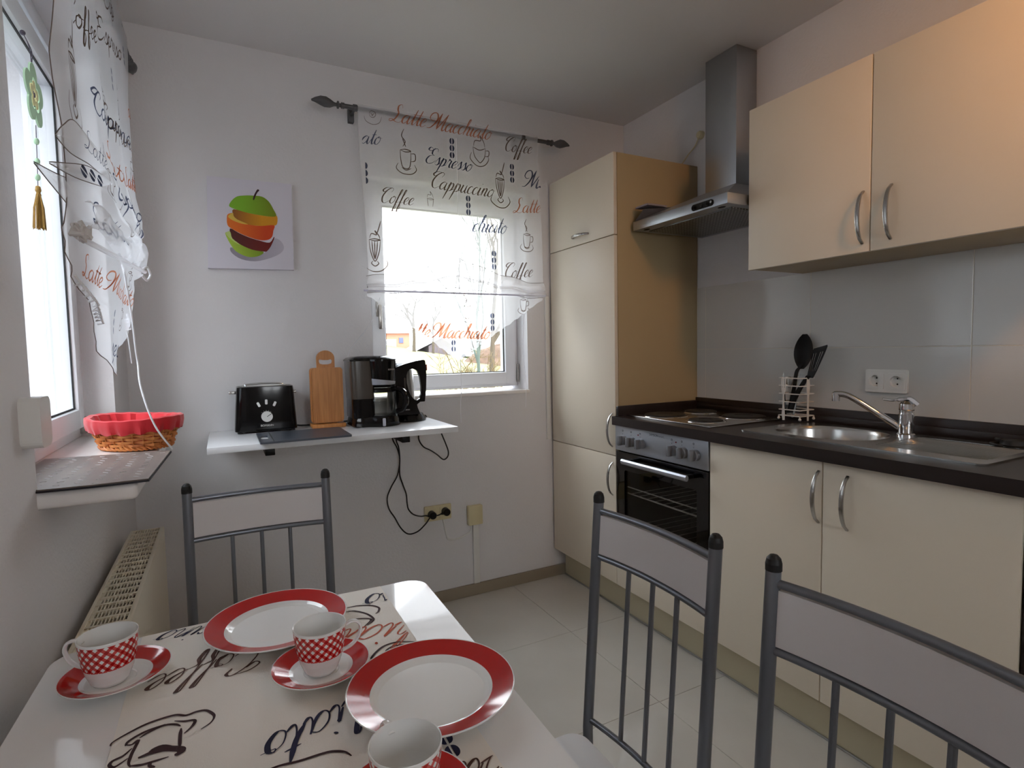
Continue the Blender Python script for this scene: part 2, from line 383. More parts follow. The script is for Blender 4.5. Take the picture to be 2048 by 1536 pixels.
b = MB().box((-2.60, LW[0] + .0, .946), (XL, LW[1], .98)).box((XL - .01, -1.212, .946), (-2.212, -.30, .98), .010, seg=3)
b.build('window_sill', M['sill'], w1)

# ------------------------------------------------------------------ window behind the camera
w3 = struct(thing('window_3', 'x', 'x', (-1.4, YN - .1, .95))); del w3['label'], w3['category']
b = MB(); frame_y(b, NW[0], NW[1], NW[2], NW[3], .06, YN - .14, YN - .07); b.box((-1.455, YN - .14, NW[2]), (-1.395, YN - .07, NW[3]), .004); b.build('outer_frame', M['pvc'], w3)
MB().box((NW[0] + .05, YN - .107, NW[2] + .05), (NW[1] - .05, YN - .103, NW[3] - .05)).build('pane', M['glass'], w3)

# ================================================================== kitchen run
def handle(p, L, axis, out, name='handle', parent=None, w_=.011, hgt=.03):
    p = Vector(p); a = Vector(axis); o = Vector(out); side = a.cross(o); pts = []
    for i in range(13):
        t = i / 12 * 2 - 1
        pts.append(p + a * (L / 2) * t + o * (hgt * (1 - t * t) ** .62 + .001))
    ws = [w_ * (.75 + .35 * math.sin(math.pi * i / 12)) for i in range(13)]
    return MB().sweep(pts, side, ws, .0055).build(name, M['satin'], parent)
XD, XP, ZT = -.5018, -.4341, .9277
def door(parent, y0, y1, z0, z1, x=XD, th=.018, name='door'):
    return MB().box((x, y0, z0), (x + th, y1, z1), .0015).build(name, M['cream'], parent)
tc_ = thing('tall_cabinet', 'tall cream fridge cabinet with three stacked doors beside the back window', 'cabinet', (-.25, -.284, .155))
MB().box((XD + .02, -.552, .157), (-.004, -.0165, 2.0838), .001).build('carcass', M['carcass'], tc_)
for z0, z1, hp in ((1.7301, 2.0838, None), (.7479, 1.7261, .8615), (.157, .7439, .639)):
    d_ = door(tc_, -.5515, -.0165, z0, z1)
    if hp: handle((XD, -.530, hp), .15, (0, 0, 1), (-1, 0, 0), parent=d_)
    else: handle((XD, -.298, 1.768), .13, (0, 1, 0), (-1, 0, 0), parent=d_)
# plinth along the whole run
pl = thing('kitchen_plinth', 'long beige plinth board under the kitchen cabinets', 'plinth', (XP, -1, 0))
MB().box((XP, -1.986, .004), (XP + .016, -.018, .154), .001).build('board', M['plinth'], pl)
MB().box((XP - .004, -1.986, .001), (XP, -.018, .008), .001).build('sealing_strip', M['alu'], pl)
# oven under the hob
ov = thing('built_in_oven', 'built-in oven with black glass door and silver knob panel', 'oven', (-.25, -.824, .16))
OY0, OY1 = -1.094, -.5535
b = MB().box((XD + .022, OY0, .70), (-.03, OY1, .885)).box((XD + .022, OY0, .302), (-.03, OY1, .345)).box((-.08, OY0, .345), (-.03, OY1, .70)).box((XD + .022, OY0, .345), (-.08, OY0 + .03, .70)).box((XD + .022, OY1 - .03, .345), (-.08, OY1, .70))
b.build('body', mat('grey_oven_enamel', (58, 60, 62), .35), ov)
MB().box((XD, OY0 + .001, .157), (XD + .018, OY1 - .001, .298), .0015).build('lower_panel', M['cream'], ov)
cp = MB().box((XD - .004, OY0 + .002, .778), (XD + .022, OY1 - .002, .890), .002).build('control_panel', M['panel'], ov)
for y in (-.618, -.674, -.733, -.92, -.975, -1.035):
    b = MB().cyl((XD - .004, y, .828), (XD - .020, y, .828), .021, 20).cyl((XD - .020, y, .828), (XD - .022, y, .828), .021, 20, r2=.0185)
    b.box((XD - .042, y - .0065, .807), (XD - .02, y + .0065, .849), .003)
    b.build('knob', M['knob'], cp)
for y in (-.711, -.932): MB().cyl((XD - .004, y, .862), (XD - .0075, y, .862), .0026, 10).build('red_lamp', mat('red_lamp_lens', (120, 14, 20), .3), cp)
mk = MB()
for y in (-.608, -.664, -.722, -.908, -.962, -1.022):
    fr = FX(XD - .0042); mk.prism(rrect(-y - .0035, .865, -y + .0035, .872, .001, 1), fr, .0003, [rrect(-y - .0022, .8664, -y + .0022, .8706, .0005, 1)])
    mk.prism([(-y - .0006, .852), (-y + .0006, .852), (-y + .0006, .857), (-y - .0006, .857)], fr, .0003)
stuff(mk.build('symbol_marks', M['blackm'], cp))
text('SAMSON', .0135, lambda u, v, w_: FX(XD - .0042)(u + .806, v + .873, w_), 'lettering', M['blackm'], cp)
text('smart', .0125, lambda u, v, w_: FX(XD - .0042)(u + .850, v + .873, w_), 'lettering', M['slate'], cp)
# oven door: frame round a window, glass behind, racks inside
od = MB(); od.prism([(-OY1 + .003, .302), (-OY0 - .003, .302), (-OY0 - .003, .772), (-OY1 + .003, .772)], FX(XD + .018), .018, [rrect(.612, .36, 1.034, .694, .01)])
od = od.build('door', M['ovenglass'], ov)
MB().box((XD + .006, -1.04, .354), (XD + .010, -.606, .70)).build('door_window', glass_mat('oven_window_tint', (214, 212, 208)), od)
hb = [(XD - .046, -1.03 + .378 * i / 12, .744) for i in range(13)]
MB().sweep(hb, (0, 0, 1), .022, .016, bev=.6).build('handle', M['panel'], od)
for y in (-1.012, -.67): MB().box((XD - .04, y - .009, .737), (XD, y + .009, .752), .003).build('handle_bracket', M['blackm'], od)
b = MB()
for z in (.585, .44):
    b.cyl((XD + .028, -1.05, z), (XD + .028, -.60, z), .0036, 8).cyl((XD + .028, -1.05, z + .028), (XD + .028, -.60, z + .028), .003, 8)
    for k in range(9): b.cyl((XD + .03, -1.02 + k * .05, z), (XD + .4, -1.02 + k * .05, z), .0016, 6)
b.build('rack', M['white'], ov)  # white wires carry the glint of chrome rails in their colour
# base cabinet under the sink
bc = thing('sink_cabinet', 'cream base cabinet with two doors under the sink', 'cabinet', (-.25, -1.54, .155))
b = MB().box((XD + .02, -1.985, .157), (-.004, -1.968, .885)).box((XD + .02, -1.114, .157), (-.004, -1.097, .885)).box((XD + .02, -1.968, .157), (-.004, -1.114, .175)).box((-.012, -1.968, .175), (-.004, -1.114, .885)).box((XD + .02, -1.968, .865), (XD + .05, -1.114, .885))
b.build('carcass', M['carcass'], bc)
for y0, y1, hy in ((-1.5208, -1.097, -1.512), (-1.985, -1.5242, -1.598)):
    d_ = door(bc, y0, y1, .157, .886); handle((XD, hy, .780), .155, (0, 0, 1), (-1, 0, 0), parent=d_)
ep = MB().box((XD + .004, -2.03, 0), (-.004, -1.9885, .886), .001).build('dark_upright_board', M['wenge'], loc=(-.25, -2.01, 0)); tag(ep, 'dark brown upright board right of the sink cabinet by the right picture edge', 'panel')  # dark board filling the strip right of the sink cabinet doors
# worktop with cut-outs
wt = thing('worktop', 'dark brown laminate worktop running along the kitchen wall', 'worktop', (-.26, -1.3, .89))
HX = (-.462, -.045, -1.058, -.575)         # hob x0 x1 y0 y1
SX = (-.43, -.052, -1.884, -1.163)         # sink
FZT = lambda u, v, w_: (u, v, .8905 + w_)
hole2 = rrect(SX[0] + .02, SX[2] + .02, SX[1] - .015, SX[3] - .02, .02, 3)
MB().prism(rrect(-.5254, -2.035, -.003, -.5535, .004, 2), FZT, ZT - .8905, [hole2]).build('slab', M['wenge'], wt, angle=50)
b = MB().box((-.018, -2.035, ZT), (-.0085, -.5535, .986), .003).box((-.026, -2.035, ZT), (-.018, -.5535, .958), .002); b.build('upstand', M['wenge'], wt)
MB().box((-.500, -.572, ZT), (-.0265, -.5535, .972), .003).build('side_upstand', M['wenge'], wt)
# hob
hb = thing('electric_hob', 'steel hob with four round hotplates left of the sink', 'hob', (-.25, -.81, ZT))
MB().box((HX[0], HX[2], ZT + .0005), (HX[1], HX[3], ZT + .006), .0022).build('steel_plate', M['sink'], hb)
for x, y, r in ((-.352, -.705, .088), (-.135, -.70, .070), (-.352, -.935, .068), (-.135, -.935, .088)):
    h_ = MB().lathe([(r + .012, .0055), (r + .011, .0075), (r + .004, .0085), (r - .001, .0075)], (x, y, ZT), 40).build('hotplate_rim', M['chrome'], hb)
    MB().lathe([(r - .001, .006), (r - .002, .0115), (r - .006, .0135), (r * .42, .0135), (r * .38, .0118), (0, .0118)], (x, y, ZT), 40).build('hotplate', M['iron'], h_)
# sink
sk = thing('inset_sink', 'stainless steel sink with round-ended bowl and ribbed drainer', 'sink', (-.24, -1.52, ZT))
bowl = rrect(-.385, -1.545, -.098, -1.205, .13, 8); zt = ZT + .0045
b = MB().prism(rrect(*[SX[0], SX[2], SX[1], SX[3]], .018, 4), lambda u, v, w_: (u, v, ZT + .0005 + w_), .0045, [bowl, rrect(-.372, -1.862, -.112, -1.585, .03, 4)])
b.build('rim', M['sink'], sk, angle=30)
cx, cyy = -.2415, -1.375
rings = []
for k, dz in ((1.0, .0045), (.985, .001), (.965, -.01), (.93, -.06), (.88, -.12), (.78, -.142), (.5, -.15), (.12, -.153)):
    rings.append([(cx + (x - cx) * k, cyy + (y - cyy) * k, ZT + dz) for x, y in bowl])
MB().ring_loft(rings, 0, True, False).build('bowl', M['sink'], sk)
MB().cyl((cx, cyy, ZT - .154), (cx, cyy, ZT - .148), .034, 20).build('waste', M['chrome'], sk)
b = MB(); nx = 110; vs = []
for i in range(nx + 1):
    x = -.374 + .264 * i / nx; on = .012 < x + .374 < .252; z = ZT + .0035 + (.0016 * math.cos(2 * math.pi * (x + .374) / .0165) if on else .0012)
    vs += [(x, -1.866, z), (x, -1.855, z), (x, -1.62, z - (.002 if on else 0)), (x, -1.581, ZT + .0046)]
b.add(vs, [(4 * i + k, 4 * i + 4 + k, 4 * i + 5 + k, 4 * i + 1 + k) for i in range(nx) for k in range(3)], 0, True)
b.build('drainer', M['sink'], sk)
# mixer tap
tp = thing('mixer_tap', 'chrome single-lever tap with slanting spout behind the bowl', 'tap', (-.118, -1.548, zt))
bx, by = -.118, -1.548
MB().lathe([(0, 0), (.027, 0), (.027, .006), (.0225, .01), (.022, .07), (.0205, .075), (.0205, .082), (.0225, .086), (.0215, .103), (.014, .112), (0, .114)], (bx, by, zt), 28).build('tap_body', M['chrome'], tp)
sp = cr([(bx - .008, by + .016, .958), (bx - .03, by + .06, .993), (bx - .058, by + .125, 1.042), (bx - .07, by + .153, 1.058), (bx - .08, by + .178, 1.060), (bx - .083, by + .184, 1.055)], 6)
so = MB().tube(sp, .0105, 14).build('spout', M['chrome'], tp)
MB().cyl((bx - .081, by + .180, 1.060), (bx - .081, by + .180, 1.036), .0125, 16).build('aerator', M['chrome'], so)
lv = [(bx + .012, by - .022, 1.034), (bx + .002, by - .004, 1.052), (bx - .012, by + .012, 1.050), (bx - .030, by + .032, 1.047), (bx - .044, by + .050, 1.050)]
MB().sweep(cr(lv, 4), (-.66, -.6, 0), [.03] * 5 + [.028] * 4 + [.024] * 3 + [.018] * 3 + [.014, .012], [.018] * 5 + [.014] * 5 + [.009] * 7, bev=.5).build('lever', M['chrome'], tp)
# plug lying on the drainer
pg = thing('sink_plug', 'black rubber sink plug with cord at right end of drainer', 'plug', (-.09, -1.80, ZT))
MB().lathe([(0, .006), (.03, .006), (.034, .012), (.03, .024), (.012, .026), (0, .026)], (-.085, -1.812, ZT - .001), 20).build('stopper', M['rubber'], pg)
MB().tube(cr([(-.085, -1.79, .945), (-.075, -1.765, .948), (-.062, -1.775, .94), (-.075, -1.80, .936), (-.115, -1.79, .936), (-.105, -1.765, .938), (-.07, -1.77, .936)], 6), .0045, 8).build('cord', M['rubber'], pg)

# ------------------------------------------------------------------ cutlery holder and utensils
ch = thing('cutlery_holder', 'white wire cutlery holder between hob and sink bowl', 'holder', (-.07, -1.125, ZT))
hx0, hx1, hy0, hy1 = -.112, -.030, -1.173, -1.083; hz = ZT + .0055
for z, o in ((.022, .0), (.045, .0), (.076, .0), (.107, .0), (.138, .0), (.168, .0)):
    p = [(hx0, hy0, hz + z), (hx1, hy0, hz + z), (hx1, hy1, hz + z), (hx0, hy1, hz + z), (hx0, hy0, hz + z)]
    b = MB()
    for q in range(4): b.cyl(p[q], p[q + 1], .0022, 8)
    b.build('wire_ring', M['plastic'], ch)
b = MB()
for k in range(5):
    b.cyl((hx0, hy0 + .0225 * k, hz + .022), (hx1, hy0 + .0225 * k, hz + .022), .002, 6)
b.build('wire_floor', M['plastic'], ch)
for x, y in ((hx0, hy0), (hx1, hy0), (hx1, hy1), (hx0, hy1)):
    MB().sphere((x, y, hz + .011), .0055, n=8).cyl((x, y, hz + .01), (x, y, hz + .022), .003, 8).build('foot', M['plastic'], ch)
fo = [(-.0035, .004), (.0055, .004), (.0065, .03), (.0035, .06), (.003, .105), (.009, .118), (.0095, .17), (.0065, .17), (.006, .13), (.002, .13), (.0015, .17), (-.0015, .17), (-.002, .13), (-.006, .13), (-.0065, .17), (-.0095, .17), (-.009, .118), (-.003, .105), (-.0035, .06), (-.0065, .03)]
MB().prism(fo, lambda u, v, w_: (hx0 - .0024 - w_, -1.105 - u, hz + v), .002).build('fork_emblem', M['plastic'], ch)
sp_ = [(-.004, .004), (.004, .004), (.0055, .03), (.004, .06), (.0042, .10), (.0085, .12), (.0095, .145), (.007, .165), (0, .17), (-.007, .165), (-.0095, .145), (-.0085, .12), (-.0042, .10), (-.004, .06), (-.0055, .03)]
MB().prism(sp_, lambda u, v, w_: (-.07 + u, hy0 - .0024 - w_, hz + v), .002).build('spoon_emblem', M['plastic'], ch)
# black spoon
su = thing('serving_spoon', 'black plastic serving spoon standing in the white holder', 'spoon', (-.075, -1.11, .96))
a0, a1 = Vector((-.085, -1.108, .965)), Vector((-.045, -1.128, 1.185)); ax = (a1 - a0).normalized()
b = MB().sweep(cr([a0, a0 + ax * .08, Vector((-.058, -1.118, 1.12)), Vector((-.048, -1.124, 1.14)), Vector((-.045, -1.128, 1.15))], 4), (.3, -1, 0), [.016] * 5 + [.013] * 5 + [.012] * 4 + [.015] * 3, .006)
b.build('shaft', M['blackm'], su)
b = MB(); rg = []
for i in range(11):
    t = i / 10; rr = math.sin(math.pi * (t * .94 + .03)) ** .62 * .0345
    c = Vector((-.045 + .006 * t, -1.13 - .008 * t, 1.135 + .135 * t)); dep = .012 * math.sin(math.pi * t)
    rg.append([c + Vector((.25 * u * rr, -.97 * u * rr, 0)) + Vector((1, .2, 0)) * dep * (1 - u * u) for u in [-1 + q / 5 for q in range(11)]])
vs = [p for r in rg for p in r] + [p + Vector((.004, .001, 0)) for r in rg for p in r]; n_ = 11; fs = []
for i in range(10):
    for j in range(10):
        q = (i * n_ + j, i * n_ + j + 1, (i + 1) * n_ + j + 1, (i + 1) * n_ + j); fs.append(q); fs.append(tuple(121 + k for k in q[::-1]))
for i in range(10):
    for j in (0, 10):
        q = (i * n_ + j, (i + 1) * n_ + j, 121 + (i + 1) * n_ + j, 121 + i * n_ + j); fs.append(q if j == 0 else q[::-1])
b.add(vs, fs, 0, True); b.build('spoon_bowl', M['blackm'], su)
# slotted turner
tu = thing('slotted_turner', 'black slotted turner leaning right in the white holder', 'turner', (-.07, -1.14, .96))
MB().sweep(cr([(-.092, -1.118, .965), (-.085, -1.135, 1.03), (-.074, -1.165, 1.09), (-.071, -1.180, 1.112)], 4), (.3, -1, 0), [.02] * 6 + [.018] * 7, .007).build('shaft', M['blackm'], tu)
tp_ = lambda u, v, w_: (-.069 + .12 * (v - 1.1) - w_, -u, v)
def bil(s_, t): l = (1.163 + (.006 if t < .7 else 0) + .024 * t, 1.103 + .110 * t); r = (1.199 + .045 * t, 1.103 + .125 * t); return (l[0] + (r[0] - l[0]) * s_, l[1] + (r[1] - l[1]) * s_)
out = [bil(*q) for q in ((.1, 0), (.02, .2), (0, .55), (0, .9), (.06, 1), (.94, 1), (1, .94), (1, .6), (.98, .2), (.9, 0))]
hl = [[bil(.10 + .165 * k, .22), bil(.205 + .165 * k, .22), bil(.205 + .165 * k, .82), bil(.10 + .165 * k, .82)] for k in range(5)]
MB().prism(out, tp_, .004, hl).build('slotted_blade', M['blackm'], tu)
def stick(name, label, cat, p0, p1, parts):
    t = thing(name, label, cat, p0)
    for f in parts: f(t, Vector(p0), Vector(p1))
def s_handle(m, w_, a, c): return lambda t, p, q: MB().sweep([p + (q - p) * (a + (c - a) * i / 5) for i in range(6)], (0, 1, 0), [w_ * (.8 + .3 * math.sin(1 + i)) for i in range(6)], .004, bev=.4).build('shaft', m, t)
def s_blade(t, p, q): MB().sweep([p + (q - p) * (.55 + .45 * i / 6) for i in range(7)], (0, 1, 0), [.012, .013, .013, .013, .012, .008, .002], .0012, bev=.1).build('blade', M['steel'], t)
def s_fork(t, p, q):
    b = MB(); d_ = q - p
    b.sweep([p + d_ * .62, p + d_ * .7, p + d_ * .76, p + d_ * .8], (0, 1, 0), [.006, .014, .018, .018], .0015)
    for k in (-1.5, -.5, .5, 1.5): b.cyl(p + d_ * .79 + Vector((0, k * .005, 0)), p + d_ + Vector((0, k * .005, 0)), .0012, 6)
    b.build('tines', M['steel'], t)
def s_bowl(t, p, q): MB().sphere(p + (q - p) * .88, .014, sc=(.35, 1, 1.7), n=8).build('spoon_bowl', M['steel'], t)
stick('kitchen_knife', 'pointed knife with black handle standing tip up in the white holder', 'knife', (-.098, -1.098, .958), (-.088, -1.085, 1.125), [s_handle(M['black'], .014, 0, .6), s_blade])
stick('table_fork', 'steel fork standing in the middle of the white holder', 'fork', (-.09, -1.13, .958), (-.075, -1.155, 1.118), [s_handle(M['steel'], .008, 0, .66), s_fork])
stick('dessert_spoon', 'small steel spoon at the left side of the white holder', 'spoon', (-.06, -1.1, .958), (-.06, -1.088, 1.10), [s_handle(M['steel'], .008, 0, .85), s_bowl])

# ------------------------------------------------------------------ wall cabinet
wc = thing('wall_cabinet', 'cream wall cabinet with two doors above the sink', 'cabinet', (-.16, -1.54, 1.5055))
XU = -.3179
MB().box((XU + .02, -1.97, 1.508), (-.009, -1.1049, 2.0774), .001).build('carcass', M['carcass'], wc)
for y0, y1, hy in ((-1.5362, -1.1049, -1.517), (-1.97, -1.5396, -1.597)):
    d_ = door(wc, y0, y1, 1.5055, 2.0774, XU); handle((XU, hy, 1.608), .155, (0, 0, 1), (-1, 0, 0), parent=d_)
# ------------------------------------------------------------------ cooker hood
hd = thing('cooker_hood', 'stainless steel chimney hood above the hob', 'hood', (-.2, -.835, 1.743))
hy0, hy1, hx = -1.095, -.577, -.416
MB().box((-.122, -.879, 1.88), (-.001, -.713, H - .003), .001).build('chimney', M['hoodsteel'], hd)
b = MB(); R0 = [(hx, hy1, 1.743), (hx, hy0, 1.743), (-.001, hy0, 1.743), (-.001, hy1, 1.743)]
R1 = [(p[0], p[1], 1.782) for p in R0]; R2 = [(-.122, -.713, 1.905), (-.122, -.879, 1.905), (-.001, -.879, 1.905), (-.001, -.713, 1.905)]
b.ring_loft([R1, R2], 0, True, False, False); b.box((hx, hy0, 1.743), (-.001, hy1, 1.7825), .002); b.build('canopy', M['hoodsteel'], hd)
cs = MB().prism(rrect(.925, 1.749, 1.033, 1.773, .0115, 5), FX(hx - .0002), .003).build('control_strip', M['black'], hd)
for u in (.94, .975, 1.005): MB().cyl((hx - .003, -u, 1.761), (hx - .006, -u, 1.761), .006, 12).build('push_button', M['blackm'], cs)
MB().cyl((hx - .003, -1.022, 1.763), (hx - .0055, -1.022, 1.763), .0045, 12).build('push_button', M['chrome'], cs)
MB().box((hx + .06, hy0 + .035, 1.739), (-.04, hy1 - .035, 1.7435), .0015).build('filter', M['filter'], hd)
for y in (-.63, -1.04): MB().sphere((hx + .032, y, 1.743), .011, sc=(1, 1.6, .3), n=6).build('filter_catch', M['blackm'], hd)
lf = thing('folded_leaflet', 'grey folded leaflet lying on the left end of the hood', 'leaflet', (-.33, -.62, 1.79))
MB().add([(-.41, -.582, 1.786), (-.41, -.64, 1.826), (-.22, -.66, 1.85), (-.22, -.582, 1.84), (-.41, -.582, 1.838), (-.22, -.582, 1.858)], [(0, 1, 2, 3), (4, 1, 2, 5)]).build('sheet', mat('grey_paper', (120, 118, 122), .6), lf)
MB().box((-.405, -.66, 1.84), (-.30, -.58, 1.845)).box((-.40, -.655, 1.8455), (-.29, -.583, 1.849)).build('cover', mat('lilac_grey_paper', (150, 142, 150), .5), lf)
# cable outlet on the wall beside the chimney
co = thing('cable_outlet', 'small round cream cable outlet left of the hood chimney', 'outlet', (0, -.572, 2.223))
MB().lathe([(0, -.022), (.014, -.021), (.018, -.015), (.019, 0)], (0, -.574, 2.222), 20, axis='x').build('cap', M['creamplastic'], co)
MB().tube(cr([(-.014, -.568, 2.21), (-.012, -.545, 2.18), (-.02, -.51, 2.15), (-.03, -.48, 2.115), (-.04, -.455, 2.086)], 5), .0028, 8).build('cable', M['creamplastic'], co)
# white double socket
def socket_x(t, y, z, m):
    r_ = MB(); r_.prism(rrect(-y - .028, z - .028, -y + .028, z + .028, .003, 2), FX(-.0175), .003, [ell(-y, z, .0195, .0195)])
    i_ = r_.build('socket_insert', m, t)
    MB().lathe([(.0195, -.0205), (.0185, -.009), (0, -.009)], (0, y, z), 24, axis='x').build('socket_well', m, i_)
    for dz in (-.0095, .0095): MB().cyl((-.0092, y, z + dz), (-.0098, y, z + dz), .0027, 10).build('pin_hole', M['rubber'], i_)
ds = thing('double_socket', 'white double wall socket on the tiles above the tap', 'socket', (-.008, -1.427, 1.098))
MB().prism(rrect(1.359, 1.0585, 1.496, 1.1375, .004, 3), FX(-.0078), .010, [ell(1.393, 1.098, .0196, .0196), ell(1.461, 1.098, .0196, .0196)]).build('cover_plate', M['plastic'], ds)
socket_x(ds, -1.393, 1.098, M['plastic']); socket_x(ds, -1.461, 1.098, M['plastic'])

# ================================================================== wall shelf and what stands on it
ZS = .925
sh = thing('wall_shelf', 'white wall shelf below the window carrying the small appliances', 'shelf', (-1.66, 0, ZS))
MB().box((-2.109, -.445, ZS - .022), (-1.213, -.001, ZS), .0012).build('board', M['white'], sh)
for x in (-1.915, -1.425):
    MB().box((x - .016, -.425, ZS - .048), (x + .016, -.001, ZS - .0222), .002).build('bracket', M['blackm'], sh)
# toaster
to = thing('toaster', 'black toaster with round silver dial at the left end of the shelf', 'toaster', (-1.905, -.09, ZS))
TX = lambda x, z: (x + (z - .93) * (.075 if x < -1.9 else -.055))
b = MB(); rg = []
for z, ins in ((.931, .004), (.934, 0), (1.09, .0), (1.105, .001), (1.107, .004)):
    rg.append([(px + (z - .931) * (.07 if px < -1.9 else -.055), py, z) for px, py in rrect(-2.019 + ins, -.158 + ins, -1.791 - ins, -.022 - ins, .022, 5)])
b.ring_loft(rg, 0).build('housing', M['black'], to)
MB().box((-1.985, -.13, 1.1065), (-1.822, -.05, 1.109), .001).box((-1.97, -.118, 1.1085), (-1.838, -.1, 1.11)).box((-1.97, -.08, 1.1085), (-1.838, -.062, 1.11)).build('top_plate', M['steel'], to)
b = MB()
for y in (-.125, -.055): b.tube(cr([(-1.975, y, 1.108), (-1.965, y, 1.114), (-1.90, y, 1.117), (-1.845, y, 1.114), (-1.835, y, 1.108)], 4), .0022, 8)
b.build('bun_rack', M['chrome'], to)
kn = MB().cyl((-1.904, -.158, .989), (-1.904, -.172, .989), .0205, 28).build('dial', M['plastic'], to)
MB().prism([(-1.9035, .9880), (-1.8875, .9985), (-1.8885, 1.0005), (-1.9045, .9900)], FY(-.172), .0008).build('pointer', M['blackm'], kn)
for x, z, a in ((-1.932, 1.037, 25), (-1.904, 1.046, 0), (-1.874, 1.037, -25)):
    ca, sa = math.cos(math.radians(a)), math.sin(math.radians(a))
    MB().prism([(x + u * ca - v * sa, z + u * sa + v * ca) for u, v in rrect(-.0045, -.0095, .0045, .0095, .003, 3)], FY(-.158), .005).build('button', M['plastic'], to)
b = MB()
for k in range(5):
    a = math.radians(50 + 22 * k); b.prism(ell(-1.904 + .0235 * math.cos(a), .989 + .0235 * math.sin(a), .0011, .0011, 6), FY(-.1582), .0003)
stuff(b.build('scale_marks', M['plastic'], to))
text('BOMANN', .0108, lambda u, v, w_: FY(-.1583)(u - 1.904, v + .953, w_), 'lettering', M['plastic'], to)
MB().box((-2.034, -.105, 1.078), (-2.008, -.075, 1.090), .003).build('lever', M['satin'], to)
MB().cyl((-1.80, -.09, 1.078), (-1.786, -.09, 1.078), .006, 12).build('release_knob', M['satin'], to)
b = MB()
for x in (-2.0, -1.81):
    for y in (-.14, -.04): b.cyl((x, y, ZS + .0005), (x, y, .933), .01, 10)
b.build('feet', M['rubber'], to)
MB().tube(cr([(-1.80, -.06, .945), (-1.775, -.05, .931), (-1.70, -.04, .9285), (-1.61, -.04, .9285), (-1.578, -.035, .932), (-1.50, -.03, .9285), (-1.40, -.02, .9285)], 5), .0032, 8).build('mains_cable', M['rubber'], to)
# bamboo boards on a stand
st = thing('board_stand', 'bamboo stand with slotted round-topped handle behind the boards', 'stand', (-1.668, -.13, ZS))
MB().box((-1.737, -.172, ZS + .0005), (-1.602, -.088, ZS + .017), .004).build('foot_block', M['bamboo'], st)
hp = [(-1.640 + .0 * k, 0) for k in range(0)] + [(-1.634, ZS + .016), (-1.634, 1.212)] + [(-1.67 + .036 * math.cos(math.radians(a)), 1.212 + .032 * math.sin(math.radians(a))) for a in range(15, 166, 15)] + [(-1.706, 1.212), (-1.706, ZS + .016)]
sl = [(-1.697, 1.201), (-1.694, 1.207), (-1.680, 1.204), (-1.66, 1.204), (-1.648, 1.207), (-1.643, 1.201), (-1.646, 1.19), (-1.66, 1.186), (-1.682, 1.186), (-1.694, 1.19)]
MB().prism(hp, FY(-.118), .012, [sl]).build('handle_board', M['bamboo'], st)
for y, x0, lb in ((-.131, -1.737, 'bamboo chopping board hidden behind the front one on the stand'), (-.145, -1.730, 'bamboo chopping board at the front of the stand')):
    o = MB().prism(rrect(x0, .947, x0 + .122, 1.173, .013, 4), FY(y), .011).build('chopping_board', M['bamboo'], loc=(x0 + .06, y, .947))
    tag(o, lb, 'chopping board', 'bamboo chopping boards')
cb = MB().prism(rrect(-1.948, -.472, -1.640, -.212, .008, 3), FZ(ZS + .0006), .007, [rrect(-1.940, -.392, -1.914, -.300, .010, 4)]).build('cutting_board', M['slate'], loc=(-1.79, -.34, ZS))
tag(cb, 'dark grey plastic cutting board lying flat at the front of the shelf', 'cutting board')
MB().box((-1.905, -.465, ZS + .0077), (-1.902, -.22, ZS + .0083)).build('groove_line', M['blackm'], cb)
# coffee maker
cm = thing('coffee_maker', 'black filter coffee maker with glass jug on the shelf', 'coffee maker', (-1.49, -.17, ZS))
CX, CY = -1.462, -.205
base = [(CX + .077 * math.cos(math.radians(a)), CY + .075 * math.sin(math.radians(a))) for a in range(-125, 91, 12)] + [(-1.47, -.085), (-1.57, -.085), (-1.586, -.10), (-1.586, -.235), (-1.578, -.248), (-1.53, -.25)]
rg = [[((x - CX) * k + CX, (y - CY) * k + CY, z) for x, y in base] for z, k in ((ZS + .001, .985), (ZS + .004, 1), (ZS + .03, .97), (ZS + .041, .93))]
MB().ring_loft(rg, 0).build('base', M['black'], cm)
MB().cyl((CX, CY, ZS + .041), (CX, CY, ZS + .045), .058, 30).build('warming_plate', M['blackm'], cm)
b = MB().prism(rrect(-1.478, .929, -1.4655, .962, .003, 2), lambda u, v, w_: (u, CY - .0745 - w_, v), .003); b.build('switch', M['panel'], cm)
tank = rrect(-1.586, -.247, -1.497, -.086, .02, 5)
MB().ring_loft([[(x, y, z) for x, y in tank] for z in (ZS + .038, 1.042)], 0).build('tank_foot', M['black'], cm)
MB().ring_loft([[(x - (z - 1.042) * .03, y, z) for x, y in tank] for z in (1.042, 1.198)], 0).build('water_tank', M['smoke'], cm)
MB().box((-1.525, -.165, ZS + .04), (-1.478, -.086, 1.20), .01).build('back_column', M['black'], cm)
b = MB().lathe([(0, 1.105), (.0575, 1.105), (.059, 1.108), (.067, 1.195), (.067, 1.199)], (CX, CY, 0), 36); b.build('filter_head', M['black'], cm)
lid = [(CX + .0685 * math.cos(math.radians(a)), CY + .0685 * math.sin(math.radians(a))) for a in range(-140, 101, 12)] + [(-1.50, -.084), (-1.58, -.084), (-1.593, -.10), (-1.593, -.235), (-1.583, -.249), (-1.53, -.25)]
MB().ring_loft([[((x + 1.5) * k - 1.5, (y + .18) * k - .18, z) for x, y in lid] for z, k in ((1.197, 1), (1.203, 1), (1.211, .9), (1.216, .7), (1.218, .3))], 0).build('lid', M['black'], cm)
b = MB(); up, lo_ = [], []
